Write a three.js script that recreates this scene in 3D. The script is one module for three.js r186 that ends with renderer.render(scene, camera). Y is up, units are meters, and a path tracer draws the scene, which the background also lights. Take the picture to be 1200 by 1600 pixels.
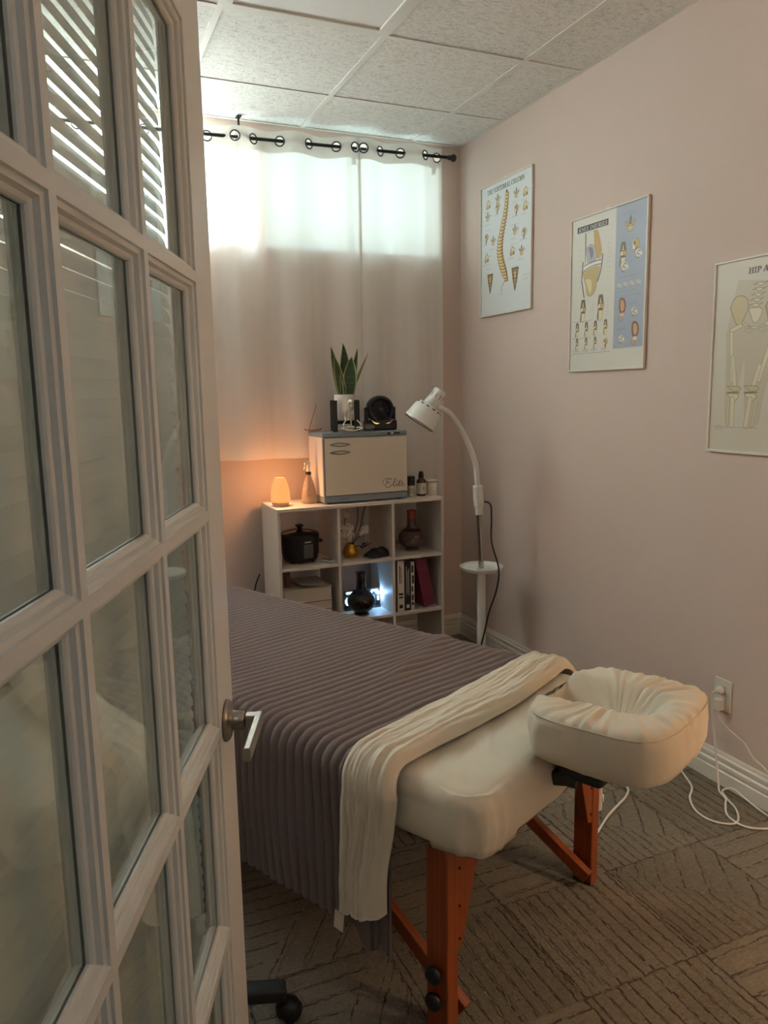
import * as THREE from 'three';
import { RoundedBoxGeometry } from 'three/addons/geometries/RoundedBoxGeometry.js';
import { mergeGeometries, mergeVertices, toCreasedNormals } from 'three/addons/utils/BufferGeometryUtils.js';
import { ImprovedNoise } from 'three/addons/math/ImprovedNoise.js';
import { RectAreaLightUniformsLib } from 'three/addons/lights/RectAreaLightUniformsLib.js';

// ---------------------------------------------------------------- camera, sky, light, exposure
const scene = new THREE.Scene();
const renderer = new THREE.WebGLRenderer({ antialias: true });
renderer.toneMapping = THREE.LinearToneMapping;
renderer.toneMappingExposure = 1.27;
renderer.shadowMap.enabled = true;
RectAreaLightUniformsLib.init();

const camera = new THREE.PerspectiveCamera(2 * Math.atan(800 / 1183.5) * 180 / Math.PI, 0.75, 0.03, 60);
camera.position.set(-2.1197, 1.4225, 3.8381);
camera.rotation.set(-0.1557, -0.4019, -0.0173, 'YXZ');

scene.background = new THREE.Color().setRGB(0.80, 0.98, 1.0);
scene.backgroundIntensity = 1.6;

const H = 2.7285, LEFT = -2.95, FRONT = 3.5;              // room: right wall x = 0, back wall z = 0
const WIN = [[-2.86, -1.235], [-1.105, -0.128]], WY0 = 2.145, WY1 = 2.69;
function areaLight(w, h, color, intensity, at, look) {
  const l = new THREE.RectAreaLight(color, intensity, w, h);
  l.position.set(...at); l.lookAt(...look); scene.add(l);
  return l;
}
// daylight standing in the window openings, just outside the panes: clear panes at the far left, film-covered panes elsewhere
for (const [a, b, k] of [[-2.83, -1.53, 54], [-1.49, -1.26, 2.4], [-1.075, -0.158, 2.4]]) areaLight(b - a, WY1 - WY0 - 0.06, new THREE.Color().setRGB(...(k > 9 ? [0.84, 0.955, 1] : [0.74, 0.95, 1])), k, [(a + b) / 2, (WY0 + WY1) / 2, -0.26], [(a + b) / 2, (WY0 + WY1) / 2 + 0.35, 3]);

// ---------------------------------------------------------------- helpers
const V = (x, y, z) => new THREE.Vector3(x, y, z);
let seed = 7;
const rnd = () => { seed = (seed * 1664525 + 1013904223) >>> 0; return seed / 4294967296; };
const rr = (a, b) => a + (b - a) * rnd();
const noise = new ImprovedNoise();
const N = (x, y = 0, z = 0) => noise.noise(x + 31.7, y + 11.3, z + 5.9);
const clamp = (x, a, b) => Math.min(b, Math.max(a, x));
const sstep = (a, b, x) => { const t = clamp((x - a) / (b - a), 0, 1); return t * t * (3 - 2 * t); };
const lerp = (a, b, t) => a + (b - a) * t;

const taken = {};
function numbered(name) { const k = taken[name] = (taken[name] ?? -1) + 1; return k ? name + '_' + String(k).padStart(3, '0') : name; }
function add(name, geo, mat, parent) {
  const m = new THREE.Mesh(geo, mat);
  m.castShadow = m.receiveShadow = true;
  m.name = parent ? name : numbered(name);
  (parent || scene).add(m);
  return m;
}
function thing(name, label, category, [x, y, z] = [0, 0, 0], turn = 0, group) {
  const o = new THREE.Group(); o.name = numbered(name); scene.add(o);
  o.position.set(x, y, z); o.rotation.y = turn; o.userData = { label, category };
  if (group) o.userData.group = group;
  return o;
}
function tag(o, label, category, group) { o.userData.label = label; o.userData.category = category; if (group) o.userData.group = group; return o; }
function struct(o, label, category) { o.userData.kind = 'structure'; if (label) o.userData.label = label; if (category) o.userData.category = category; return o; }
function structGroup(name, label, category, at = [0, 0, 0], turn = 0) {
  const o = new THREE.Group(); o.name = name; o.position.set(...at); o.rotation.y = turn; scene.add(o);
  return struct(o, label, category);
}

function plain(g) {
  let o = g.index ? g.toNonIndexed() : g.clone();
  for (const k of Object.keys(o.attributes)) if (!['position', 'normal', 'uv'].includes(k)) o.deleteAttribute(k);
  if (!o.attributes.uv) o.setAttribute('uv', new THREE.Float32BufferAttribute(new Float32Array(o.attributes.position.count * 2), 2));
  return o;
}
const merge = (...gs) => mergeGeometries(gs.flat().map(plain));
function box(x0, x1, y0, y1, z0, z1, r = 0, seg = 2) {
  const w = x1 - x0, h = y1 - y0, d = z1 - z0;
  const g = r > 0 ? new RoundedBoxGeometry(w, h, d, seg, Math.min(r, w / 2.01, h / 2.01, d / 2.01)) : new THREE.BoxGeometry(w, h, d);
  g.translate((x0 + x1) / 2, (y0 + y1) / 2, (z0 + z1) / 2);
  return g;
}
function metreUV(g0, scale = 1) {                         // uv in metres by the dominant axis of each triangle
  const g = plain(g0), p = g.attributes.position, u = g.attributes.uv, a = V(), b = V(), c = V();
  for (let i = 0; i < p.count; i += 3) {
    a.fromBufferAttribute(p, i); b.fromBufferAttribute(p, i + 1); c.fromBufferAttribute(p, i + 2);
    const n = b.clone().sub(a).cross(c.clone().sub(a)); const ax = Math.abs(n.x), ay = Math.abs(n.y), az = Math.abs(n.z);
    [a, b, c].forEach((q, k) => { const [s, t] = ax >= ay && ax >= az ? [q.z, q.y] : ay >= az ? [q.x, q.z] : [q.x, q.y]; u.setXY(i + k, s * scale, t * scale); });
  }
  return g;
}
function rod(a, b, r, r2 = r, seg = 12) {
  const d = b.clone().sub(a), g = new THREE.CylinderGeometry(r2, r, d.length(), seg);
  g.translate(0, d.length() / 2, 0);
  g.applyQuaternion(new THREE.Quaternion().setFromUnitVectors(V(0, 1, 0), d.normalize())); g.translate(a.x, a.y, a.z);
  return g;
}
function bar(a, b, w, h, r = 0.003, up = V(0, 1, 0)) {    // box of section w x h from a to b
  const d = b.clone().sub(a), L = d.length(); d.normalize();
  const s = d.clone().cross(up).normalize(), t = s.clone().cross(d).normalize();
  const g = new RoundedBoxGeometry(w, h, L, 2, Math.min(r, w / 2.1, h / 2.1)); g.applyMatrix4(new THREE.Matrix4().makeBasis(s, t, d.clone().negate()));
  const m = a.clone().add(b).multiplyScalar(0.5); g.translate(m.x, m.y, m.z);
  return g;
}
const pts = (arr) => arr.map((p) => V(...p));
const tube = (arr, r, n = 48, seg = 8, closed = false) => new THREE.TubeGeometry(new THREE.CatmullRomCurve3(pts(arr), closed, 'centripetal'), n, r, seg, closed);
const lathe = (prof, seg = 32) => new THREE.LatheGeometry(prof.map(([x, y]) => new THREE.Vector2(x, y)), seg);
function moved(g, x, y, z, ry = 0, rx = 0, rz = 0) { g.applyMatrix4(new THREE.Matrix4().makeRotationFromEuler(new THREE.Euler(rx, ry, rz, 'YXZ'))); g.translate(x, y, z); return g; }
function extrudeShape(p2, depth, bevel = 0) {
  const s = new THREE.Shape(p2.map(([x, y]) => new THREE.Vector2(x, y)));
  return new THREE.ExtrudeGeometry(s, { depth, bevelEnabled: bevel > 0, bevelSize: bevel, bevelThickness: bevel, bevelSegments: 2, curveSegments: 12 });
}
function grid(nu, nv, fn, skip) {                         // fn(a, b) -> [x, y, z, (u, v)]
  const P = [], U = [], I = [];
  for (let i = 0; i <= nu; i++) for (let j = 0; j <= nv; j++) { const q = fn(i / nu, j / nv); P.push(q[0], q[1], q[2]); U.push(q[3] ?? i / nu, q[4] ?? j / nv); }
  for (let i = 0; i < nu; i++) for (let j = 0; j < nv; j++) {
    if (skip && skip((i + 0.5) / nu, (j + 0.5) / nv)) continue;
    const a = i * (nv + 1) + j, b = a + nv + 1; I.push(a, b, a + 1, b, b + 1, a + 1);
  }
  const g = new THREE.BufferGeometry(); g.setAttribute('position', new THREE.Float32BufferAttribute(P, 3)); g.setAttribute('uv', new THREE.Float32BufferAttribute(U, 2)); g.setIndex(I); g.computeVertexNormals();
  return g;
}
function cloth(nu, nv, fn, th) {                          // a grid with thickness: front, back and a hem all round
  const f = grid(nu, nv, fn), p = f.attributes.position, n = f.attributes.normal, u = f.attributes.uv, c = p.count, P = [...p.array], U = [...u.array], I = [...f.index.array];
  for (let i = 0; i < c; i++) { P.push(p.getX(i) - n.getX(i) * th, p.getY(i) - n.getY(i) * th, p.getZ(i) - n.getZ(i) * th); U.push(u.getX(i), u.getY(i)); }
  const q = f.index.array; for (let i = 0; i < q.length; i += 3) I.push(q[i] + c, q[i + 2] + c, q[i + 1] + c);
  const at = (i, j) => i * (nv + 1) + j, edge = (a, b) => I.push(a, a + c, b, b, a + c, b + c);
  for (let i = 0; i < nu; i++) { edge(at(i + 1, 0), at(i, 0)); edge(at(i, nv), at(i + 1, nv)); }
  for (let j = 0; j < nv; j++) { edge(at(0, j), at(0, j + 1)); edge(at(nu, j + 1), at(nu, j)); }
  const g = new THREE.BufferGeometry(); g.setAttribute('position', new THREE.Float32BufferAttribute(P, 3)); g.setAttribute('uv', new THREE.Float32BufferAttribute(U, 2)); g.setIndex(I); g.computeVertexNormals();
  return g;
}

// ---------------------------------------------------------------- textures
function canvas(w, h, draw) { const c = document.createElement('canvas'); c.width = w; c.height = h; draw(c.getContext('2d'), w, h); return c; }
function tex(c, srgb = true, rep) {
  const t = new THREE.CanvasTexture(c); if (srgb) t.colorSpace = THREE.SRGBColorSpace;
  t.wrapS = t.wrapT = THREE.RepeatWrapping; t.magFilter = THREE.LinearFilter;
  if (rep) t.repeat.set(...rep);
  return t;
}
function speckle(g, w, h, amount, step = 1) {
  const d = g.getImageData(0, 0, w, h), a = d.data;
  for (let i = 0; i < a.length; i += 4) { const n = (rnd() - 0.5) * amount; a[i] += n; a[i + 1] += n; a[i + 2] += n; }
  g.putImageData(d, 0, 0);
}
// fissured ceiling board, one tile
function fissures(bump) {
  return canvas(768, 768, (g, w, h) => {
    seed = 99;
    g.fillStyle = bump ? '#fff' : '#f1f0ec'; g.fillRect(0, 0, w, h);
    if (!bump) speckle(g, w, h, 8);
    g.lineCap = 'round';
    for (let k = 0; k < 2600; k++) {
      let x = rr(-10, w), y = rr(-10, h), n = 2 + Math.floor(rnd() * 5); const horizontal = rnd() < 0.8;
      g.strokeStyle = bump ? `rgba(0,0,0,${rr(0.5, 0.95)})` : `rgba(158,154,146,${rr(0.2, 0.55)})`; g.lineWidth = rr(1, 2.8);
      g.beginPath(); g.moveTo(x, y);
      for (let i = 0; i < n; i++) { x += horizontal ? rr(2, 8) : rr(-4, 4); y += horizontal ? rr(-4, 4) : rr(2, 8); g.lineTo(x, y); }
      g.stroke();
    }
    for (let k = 0; k < 2500; k++) { g.fillStyle = bump ? 'rgba(0,0,0,.6)' : 'rgba(150,146,138,.4)'; g.fillRect(rr(0, w), rr(0, h), rr(1, 2), rr(1, 2)); }
  });
}
// loop-pile carpet: square blocks, each with carved lines of one direction
function carpet(bump) {
  const S = 2048, M = S / 3.65;
  return canvas(S, S, (g) => {
    seed = 4242;
    g.fillStyle = bump ? '#b0b0b0' : '#777063'; g.fillRect(0, 0, S, S);
    const cell = 0.365 * M, n = 10;
    const line = (x0, y0, x1, y1, wd, al) => {
      const L = Math.hypot(x1 - x0, y1 - y0), k = Math.max(2, Math.round(L / 9)), nx = -(y1 - y0) / L, ny = (x1 - x0) / L;
      for (let i = 0; i < k; i++) {
        if (rnd() < 0.1) continue;
        const a = i / k, b = (i + 1.1) / k, j = rr(-1.6, 1.6);
        g.strokeStyle = bump ? `rgba(0,0,0,${al * rr(0.5, 1)})` : `rgba(46,38,31,${al * rr(0.35, 0.95)})`; g.lineWidth = wd * rr(0.35, 0.95);
        g.beginPath(); g.moveTo(lerp(x0, x1, a) + nx * j, lerp(y0, y1, a) + ny * j); g.lineTo(lerp(x0, x1, b) + nx * j, lerp(y0, y1, b) + ny * j); g.stroke();
      }
    };
    for (let i = 0; i < n; i++) for (let j = 0; j < n; j++) {
      const x = i * cell + 8, y = j * cell, kind = [0, 1, 2, 0, 3, 1, 4][(i * 3 + j * 5 + (i * j) % 3) % 7];
      g.save(); g.beginPath(); g.rect(x, y, cell, cell); g.clip();
      if (!bump) { g.fillStyle = `rgba(${rnd() < 0.5 ? '60,48,38' : '172,156,138'},${rr(0, 0.16)})`; g.fillRect(x, y, cell, cell); }
      const hatch = (deg, gap, wd, clip) => {
        g.save(); if (clip) { g.beginPath(); clip.forEach(([a, b], k) => (k ? g.lineTo(x + a * cell, y + b * cell) : g.moveTo(x + a * cell, y + b * cell))); g.clip(); }
        const c = Math.cos(deg * Math.PI / 180), s = Math.sin(deg * Math.PI / 180), R = cell * 0.75;
        for (let o = -R; o < R; o += gap * M * rr(0.9, 1.1)) line(x + cell / 2 - s * o - c * R, y + cell / 2 + c * o - s * R, x + cell / 2 - s * o + c * R, y + cell / 2 + c * o + s * R, wd, 0.95);
        g.restore();
      };
      if (kind === 0) hatch(0, 0.061, 3.2); else if (kind === 1) hatch(90, 0.036, 3.4);
      else if (kind === 2) { hatch(55, 0.066, 3.4, [[0, 0], [1, 0], [1, 1]]); hatch(0, 0.05, 3, [[0, 0], [1, 1], [0, 1]]); }
      else if (kind === 3) { hatch(90, 0.03, 2.6, [[0, 0], [1, 0], [0, 1]]); hatch(58, 0.06, 3.4, [[1, 0], [1, 1], [0, 1]]); }
      else hatch(-2, 0.042, 2.6);
      g.restore();
      line(x, y, x, y + cell, 3.6, 1); if (rnd() < 0.75) line(x, y, x + cell, y, 3, 0.9);
    }
    // pile: short dashes of lighter and darker yarn
    for (let k = 0; k < 90000; k++) {
      const v = rnd() < 0.5; g.strokeStyle = bump ? (v ? 'rgba(255,255,255,.22)' : 'rgba(0,0,0,.2)') : (v ? `rgba(186,170,150,${rr(0.04, 0.2)})` : `rgba(52,42,33,${rr(0.04, 0.22)})`);
      g.lineWidth = rr(1, 2.4); const x = rr(0, S), y = rr(0, S), l = rr(2, 11), a = rnd() < 0.7 ? 0 : 1; g.beginPath(); g.moveTo(x, y); g.lineTo(x + (a ? 0 : l), y + (a ? l : 0)); g.stroke();
    }
    for (let k = 0; k < 260; k++) { if (bump) break; const x = rr(0, S), y = rr(0, S), r = rr(20, 90), q = g.createRadialGradient(x, y, 0, x, y, r); const c = rnd() < 0.5 ? '60,48,38' : '170,152,132'; q.addColorStop(0, `rgba(${c},.16)`); q.addColorStop(1, `rgba(${c},0)`); g.fillStyle = q; g.fillRect(x - r, y - r, 2 * r, 2 * r); }
    speckle(g, S, S, bump ? 40 : 22);
  });
}
function noiseTex(size, f, lo, hi) {
  return canvas(size, size, (g) => {
    const d = g.createImageData(size, size);
    for (let y = 0; y < size; y++) for (let x = 0; x < size; x++) {
      const a = (x / size) * Math.PI * 2, b = (y / size) * Math.PI * 2;
      let v = 0.5 + 0.5 * N(Math.cos(a) * f + 3, Math.sin(a) * f + Math.cos(b) * f, Math.sin(b) * f) + 0.25 * N(Math.cos(a) * f * 2.7, Math.sin(a) * f * 2.7 + Math.cos(b) * f * 2.7, Math.sin(b) * f * 2.7);
      v = clamp(lerp(lo, hi, v), 0, 255); const i = (y * size + x) * 4; d.data[i] = d.data[i + 1] = d.data[i + 2] = v; d.data[i + 3] = 255;
    }
    g.putImageData(d, 0, 0);
  });
}
const peel = tex(noiseTex(256, 9, 60, 200), false, [3, 3]);
const weave = tex(canvas(128, 128, (g) => { g.fillStyle = '#808080'; g.fillRect(0, 0, 128, 128); for (let i = 0; i < 32; i++) for (let j = 0; j < 32; j++) { g.fillStyle = (i + j) % 2 ? `rgb(${170 + rr(-25, 25)},0,0)`.replace(/rgb\((\d+).*/, (m, a) => `rgb(${a},${a},${a})`) : '#5a5a5a'; g.fillRect(i * 4, j * 4, 3, 3); } }), false, [14, 14]);
const fleece = tex(canvas(512, 512, (g) => { g.fillStyle = '#cfc9c6'; g.fillRect(0, 0, 512, 512); for (let k = 0; k < 9000; k++) { g.fillStyle = rnd() < 0.5 ? `rgba(255,250,248,${rr(0.05, 0.3)})` : `rgba(120,108,106,${rr(0.05, 0.3)})`; g.fillRect(rr(0, 512), rr(0, 512), rr(1, 5), rr(1, 3)); } speckle(g, 512, 512, 36); }), true, [6, 6]);
const woodMap = tex(canvas(256, 1024, (g, w, h) => {
  g.fillStyle = '#8c421a'; g.fillRect(0, 0, w, h);
  for (let k = 0; k < 260; k++) { const x = rr(0, w); g.strokeStyle = rnd() < 0.6 ? `rgba(92,34,8,${rr(0.05, 0.25)})` : `rgba(205,112,54,${rr(0.05, 0.2)})`; g.lineWidth = rr(0.6, 3); g.beginPath(); g.moveTo(x, 0); for (let y = 0; y <= h; y += 64) g.lineTo(x + 8 * N(x * 0.02, y * 0.004), y); g.stroke(); }
}), true, [6, 1.6]);

// ---------------------------------------------------------------- materials
const std = (o) => new THREE.MeshStandardMaterial(o);
const phys = (o) => new THREE.MeshPhysicalMaterial(o);
const M = {
  wall: std({ color: '#dcc8be', roughness: 0.82, bumpMap: peel, bumpScale: 0.0006 }),
  hallWall: std({ color: '#d8d2c6', roughness: 0.85 }),
  trim: std({ color: '#e4ded4', roughness: 0.42 }),
  doorPaint: phys({ color: '#dddcd8', roughness: 0.38 }),
  tile: std({ map: tex(fissures(false)), bumpMap: tex(fissures(true), false), bumpScale: 0.0016, roughness: 0.95 }),
  grid: std({ color: '#e8e6e0', roughness: 0.5 }),
  slab: std({ color: '#b5b0a8', roughness: 0.95 }),
  carpet: std({ map: tex(carpet(false), true, [1 / 3.65, 1 / 3.65]), bumpMap: tex(carpet(true), false, [1 / 3.65, 1 / 3.65]), bumpScale: 0.006, roughness: 1 }),
  pane: phys({ color: '#f4f8f6', roughness: 0, transmission: 1, thickness: 0, ior: 1.5 }),
  curtain: phys({ color: '#fdfaf6', roughness: 0.84, transmission: 0.46, thickness: 0, specularIntensity: 0.1, side: THREE.DoubleSide }),
  curtainHeader: phys({ color: '#efece6', roughness: 0.9, transmission: 0.3, thickness: 0, specularIntensity: 0.1, side: THREE.DoubleSide }),
  grommet: std({ color: '#4a4d50', metalness: 0.8, roughness: 0.35 }),
  blackMetal: std({ color: '#2c2a2a', metalness: 0.5, roughness: 0.45 }),
  slat: phys({ color: '#f0ede6', roughness: 0.9, transmission: 0.5, thickness: 0, side: THREE.DoubleSide }),
  nickel: std({ color: '#9b968e', metalness: 1, roughness: 0.3 }),
  chrome: std({ color: '#b9b7b4', metalness: 1, roughness: 0.18 }),
  wood: std({ map: woodMap, roughness: 0.42 }),
  sheet: std({ color: '#ded4c2', roughness: 0.92, bumpMap: weave, bumpScale: 0.0004 }),
  blanket: phys({ color: '#9c9090', map: fleece, roughness: 1, sheen: 0.6, sheenColor: new THREE.Color('#b9a9a4'), sheenRoughness: 0.6 }),
  vinyl: std({ color: '#1d2622', roughness: 0.5 }),
  blackPlastic: std({ color: '#1a1b1e', roughness: 0.42 }),
  greyPlastic: std({ color: '#4c4d52', roughness: 0.5 }),
  whitePlastic: std({ color: '#e6e2da', roughness: 0.4 }),
  lampWhite: std({ color: '#dfe0dc', roughness: 0.35 }),
  laminate: std({ color: '#d9d0c6', roughness: 0.5 }),
  cream: phys({ color: '#ded3c2', roughness: 0.22, clearcoat: 0.5, clearcoatRoughness: 0.12 }),
  creamSide: std({ color: '#ddd3c6', roughness: 0.45 }),
  steelBlue: std({ color: '#7d8890', roughness: 0.4 }),
  dark: std({ color: '#141314', roughness: 0.6 }),
};

// ---------------------------------------------------------------- the room
const floor = struct(add('floor', metreUV(merge(box(LEFT - 0.2, 0.2, -0.1, 0, -0.2, FRONT + 0.12))), M.carpet));
const hallFloor = struct(add('floor_hall', metreUV(box(-3.4, 0.4, -0.1, 0, FRONT + 0.12, 5.3)), M.carpet));
struct(add('wall_right', metreUV(box(0, 0.2, 0, H + 0.2, -0.2, FRONT + 0.12)), M.wall));
struct(add('wall_left', metreUV(box(LEFT - 0.2, LEFT, 0, H + 0.2, -0.2, FRONT + 0.12)), M.wall));
{
  const xs = [LEFT, ...WIN.flat(), 0], g = [box(LEFT, 0, 0, WY0, -0.2, 0), box(LEFT, 0, WY1, H + 0.2, -0.2, 0)];
  for (let k = 0; k < xs.length; k += 2) g.push(box(xs[k], xs[k + 1], WY0, WY1, -0.2, 0));
  struct(add('wall_back', metreUV(merge(g)), M.wall));
}
const DX0 = -2.275, DX1 = -1.295, DH = 2.06;
struct(add('wall_front', metreUV(merge(box(LEFT, DX0, 0, H + 0.2, FRONT, FRONT + 0.12), box(DX1, 0, 0, H + 0.2, FRONT, FRONT + 0.12), box(DX0, DX1, DH, H + 0.2, FRONT, FRONT + 0.12))), M.wall));
// hallway behind the camera
struct(add('wall_hall_back', metreUV(box(-3.4, 0.4, 0, 2.5, 5.1, 5.3)), M.hallWall));
struct(add('wall_hall_left', metreUV(box(-3.4, -3.2, 0, 2.5, FRONT + 0.12, 5.1)), M.hallWall));
struct(add('wall_hall_right', metreUV(box(0.2, 0.4, 0, 2.5, FRONT + 0.12, 5.1)), M.hallWall));
struct(add('ceiling_hall', box(-3.4, 0.4, 2.45, 2.6, FRONT + 0.12, 5.3), M.hallWall));
{ // door casing
  const t = 0.016, w = 0.07, g = [];
  for (const z of [FRONT - t, FRONT + 0.12]) g.push(box(DX0 - w, DX0 + 0.005, 0, DH + w, z, z + t, 0.004), box(DX1 - 0.005, DX1 + w, 0, DH + w, z, z + t, 0.004), box(DX0, DX1, DH - 0.005, DH + w, z, z + t, 0.004));
  struct(add('trim_1', merge(g), M.trim));
}
// baseboards: moulded profile
{
  const prof = [[0, 0], [0.016, 0], [0.016, 0.05], [0.0125, 0.054], [0.0125, 0.06], [0.016, 0.064], [0.016, 0.078], [0.0115, 0.083], [0.0115, 0.09], [0.0135, 0.095], [0.0125, 0.103], [0.008, 0.108], [0.008, 0.113], [0.005, 0.12], [0, 0.12]];
  const along = (L) => extrudeShape(prof, L);
  const r = along(FRONT); r.applyMatrix4(new THREE.Matrix4().makeBasis(V(-1, 0, 0), V(0, 1, 0), V(0, 0, 1)));   // mirrored: faces the room
  struct(add('baseboard_right', toCreasedNormals(flip(r), 0.5), M.trim));
  const b = along(-LEFT); b.applyMatrix4(new THREE.Matrix4().makeBasis(V(0, 0, 1), V(0, 1, 0), V(-1, 0, 0)));
  struct(add('baseboard_back', toCreasedNormals(b, 0.5), M.trim));
  const l = along(FRONT); l.translate(LEFT, 0, 0);
  struct(add('baseboard_left', toCreasedNormals(l, 0.5), M.trim));
}
function flip(g) { const o = plain(g), p = o.attributes.position; for (let i = 0; i < p.count; i += 3) { const a = V().fromBufferAttribute(p, i), b = V().fromBufferAttribute(p, i + 2); p.setXYZ(i, b.x, b.y, b.z); p.setXYZ(i + 2, a.x, a.y, a.z); } o.computeVertexNormals(); return o; }

// ceiling: lay-in boards on a T-bar grid
const ceiling = structGroup('ceiling');
{
  add('slab', box(LEFT, 0, H + 0.16, H + 0.24, 0, FRONT), M.slab, ceiling);
  const XL = [0, -0.288], ZL = [0, 0.432];
  while (XL[XL.length - 1] - 0.61 > LEFT) XL.push(XL[XL.length - 1] - 0.61);
  XL.push(LEFT);
  while (ZL[ZL.length - 1] + 0.616 < FRONT) ZL.push(ZL[ZL.length - 1] + 0.616);
  ZL.push(FRONT);
  for (let i = 0; i < XL.length - 1; i++) for (let j = 0; j < ZL.length - 1; j++) {
    if (i === 2 && (j === 2 || j === 3)) continue;        // the light fitting takes two bays
    const g = metreUV(box(XL[i + 1] + 0.004, XL[i] - 0.004, H + 0.002, H + 0.017, ZL[j] + 0.004, ZL[j + 1] - 0.004), 1 / 0.61), u = g.attributes.uv, a = Math.floor(rnd() * 8) / 8, b = Math.floor(rnd() * 8) / 8;
    for (let k = 0; k < u.count; k++) u.setXY(k, u.getX(k) + a, u.getY(k) + b);
    add('ceiling_tile', g, M.tile, ceiling);
  }
  for (let i = 1; i < XL.length - 1; i++) add('grid_bar', merge(box(XL[i] - 0.012, XL[i] + 0.012, H - 0.002, H + 0.001, 0, FRONT), box(XL[i] - 0.0015, XL[i] + 0.0015, H, H + 0.035, 0, FRONT)), M.grid, ceiling);
  for (let j = 1; j < ZL.length - 1; j++) add('grid_bar', merge(box(LEFT, 0, H - 0.0016, H + 0.001, ZL[j] - 0.012, ZL[j] + 0.012), box(LEFT, 0, H, H + 0.03, ZL[j] - 0.0015, ZL[j] + 0.0015)), M.grid, ceiling);
  add('wall_angle', merge(box(-0.02, 0, H - 0.002, H, 0, FRONT), box(LEFT, 0, H - 0.002, H, 0, 0.02), box(LEFT, LEFT + 0.02, H - 0.002, H, 0, FRONT)), M.grid, ceiling);
}
{ // recessed light fitting, switched off
  const x0 = -1.508 + 0.012, x1 = -0.898 - 0.012, z0 = 1.048 + 0.012, z1 = 2.28 - 0.012;
  const t = thing('ceiling_light', 'recessed rectangular ceiling light with white lens set in tile grid', 'ceiling light', [(x0 + x1) / 2, H, (z0 + z1) / 2]);
  const w = (x1 - x0) / 2, d = (z1 - z0) / 2, f = 0.022;
  const ring = new THREE.Shape([[-w, -d], [w, -d], [w, d], [-w, d]].map((p) => new THREE.Vector2(...p))), hole = new THREE.Path([[-w + f, -d + f], [-w + f, d - f], [w - f, d - f], [w - f, -d + f]].map((p) => new THREE.Vector2(...p)));
  ring.holes.push(hole);
  const fr = new THREE.ExtrudeGeometry(ring, { depth: 0.004, bevelEnabled: true, bevelSize: 0.003, bevelThickness: 0.003, bevelSegments: 2 }); fr.rotateX(Math.PI / 2); fr.translate(0, 0.005, 0);
  add('frame', fr, M.grid, t);
  add('lens', box(-w + f - 0.002, w - f + 0.002, 0.004, 0.01, -d + f - 0.002, d - f + 0.002, 0.002), std({ color: '#f6f8f8', roughness: 0.7 }), t);
  add('housing', box(-w, w, 0.012, 0.1, -d, d), M.grid, t);
}
// windows
WIN.forEach(([a, b], k) => {
  const t = structGroup('window_' + (k + 1), null, null, [(a + b) / 2, WY0, -0.15]);
  const w = (b - a) / 2, h = WY1 - WY0, f = 0.03, mx = k ? 0.02 : -1.51 - (a + b) / 2;
  add('window_frame', merge(box(-w, w, 0, f, -0.03, 0.03, 0.004), box(-w, w, h - f, h, -0.03, 0.03, 0.004), box(-w, -w + f, f, h - f, -0.03, 0.03, 0.004), box(w - f, w, f, h - f, -0.03, 0.03, 0.004), box(mx - 0.02, mx + 0.02, f, h - f, -0.02, 0.02, 0.004)), M.trim, t);
  add('pane', box(-w + f, mx - 0.02, f, h - f, -0.003, 0.003), M.pane, t); add('pane', box(mx + 0.02, w - f, f, h - f, -0.003, 0.003), M.pane, t);
  add('window_sill', box(-w, w, -0.001, 0.008, 0.03, 0.158, 0.003), M.trim, t);
});

// ---------------------------------------------------------------- curtains on their rod
const RODY = 2.634, RODZ = 0.06;
{
  const t = thing('curtain_rod', 'thin black curtain rod with round finial below the ceiling', 'curtain rod', [-0.12, RODY, RODZ]);
  const g = rod(V(-2.78, -0.029, 0), V(0.005, 0.018, 0), 0.008); add('pole', g, M.blackMetal, t);
  add('finial', moved(lathe([[0, 0], [0.009, 0], [0.009, 0.01], [0.013, 0.012], [0.013, 0.018], [0.008, 0.021], [0.016, 0.03], [0.02, 0.04], [0.016, 0.05], [0, 0.054]], 20), 0.003, 0.018, 0, 0, 0, -Math.PI / 2), M.blackMetal, t);
  for (const x of [-1.107]) add('bracket', merge(rod(V(x, x < -1 ? 0 : 0.018, -0.0), V(x, H - RODY - 0.002, 0), 0.0055), box(x - 0.012, x + 0.012, H - RODY - 0.008, H - RODY - 0.003, -0.02, 0.02, 0.002), moved(new THREE.TorusGeometry(0.0105, 0.004, 8, 16), x, x < -1 ? 0 : 0.018, 0, Math.PI / 2)), M.blackMetal, t);
}
const rodAt = (x) => RODY + 0.038 * ((x + 2.37) / 2.255) - 0.02;
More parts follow.
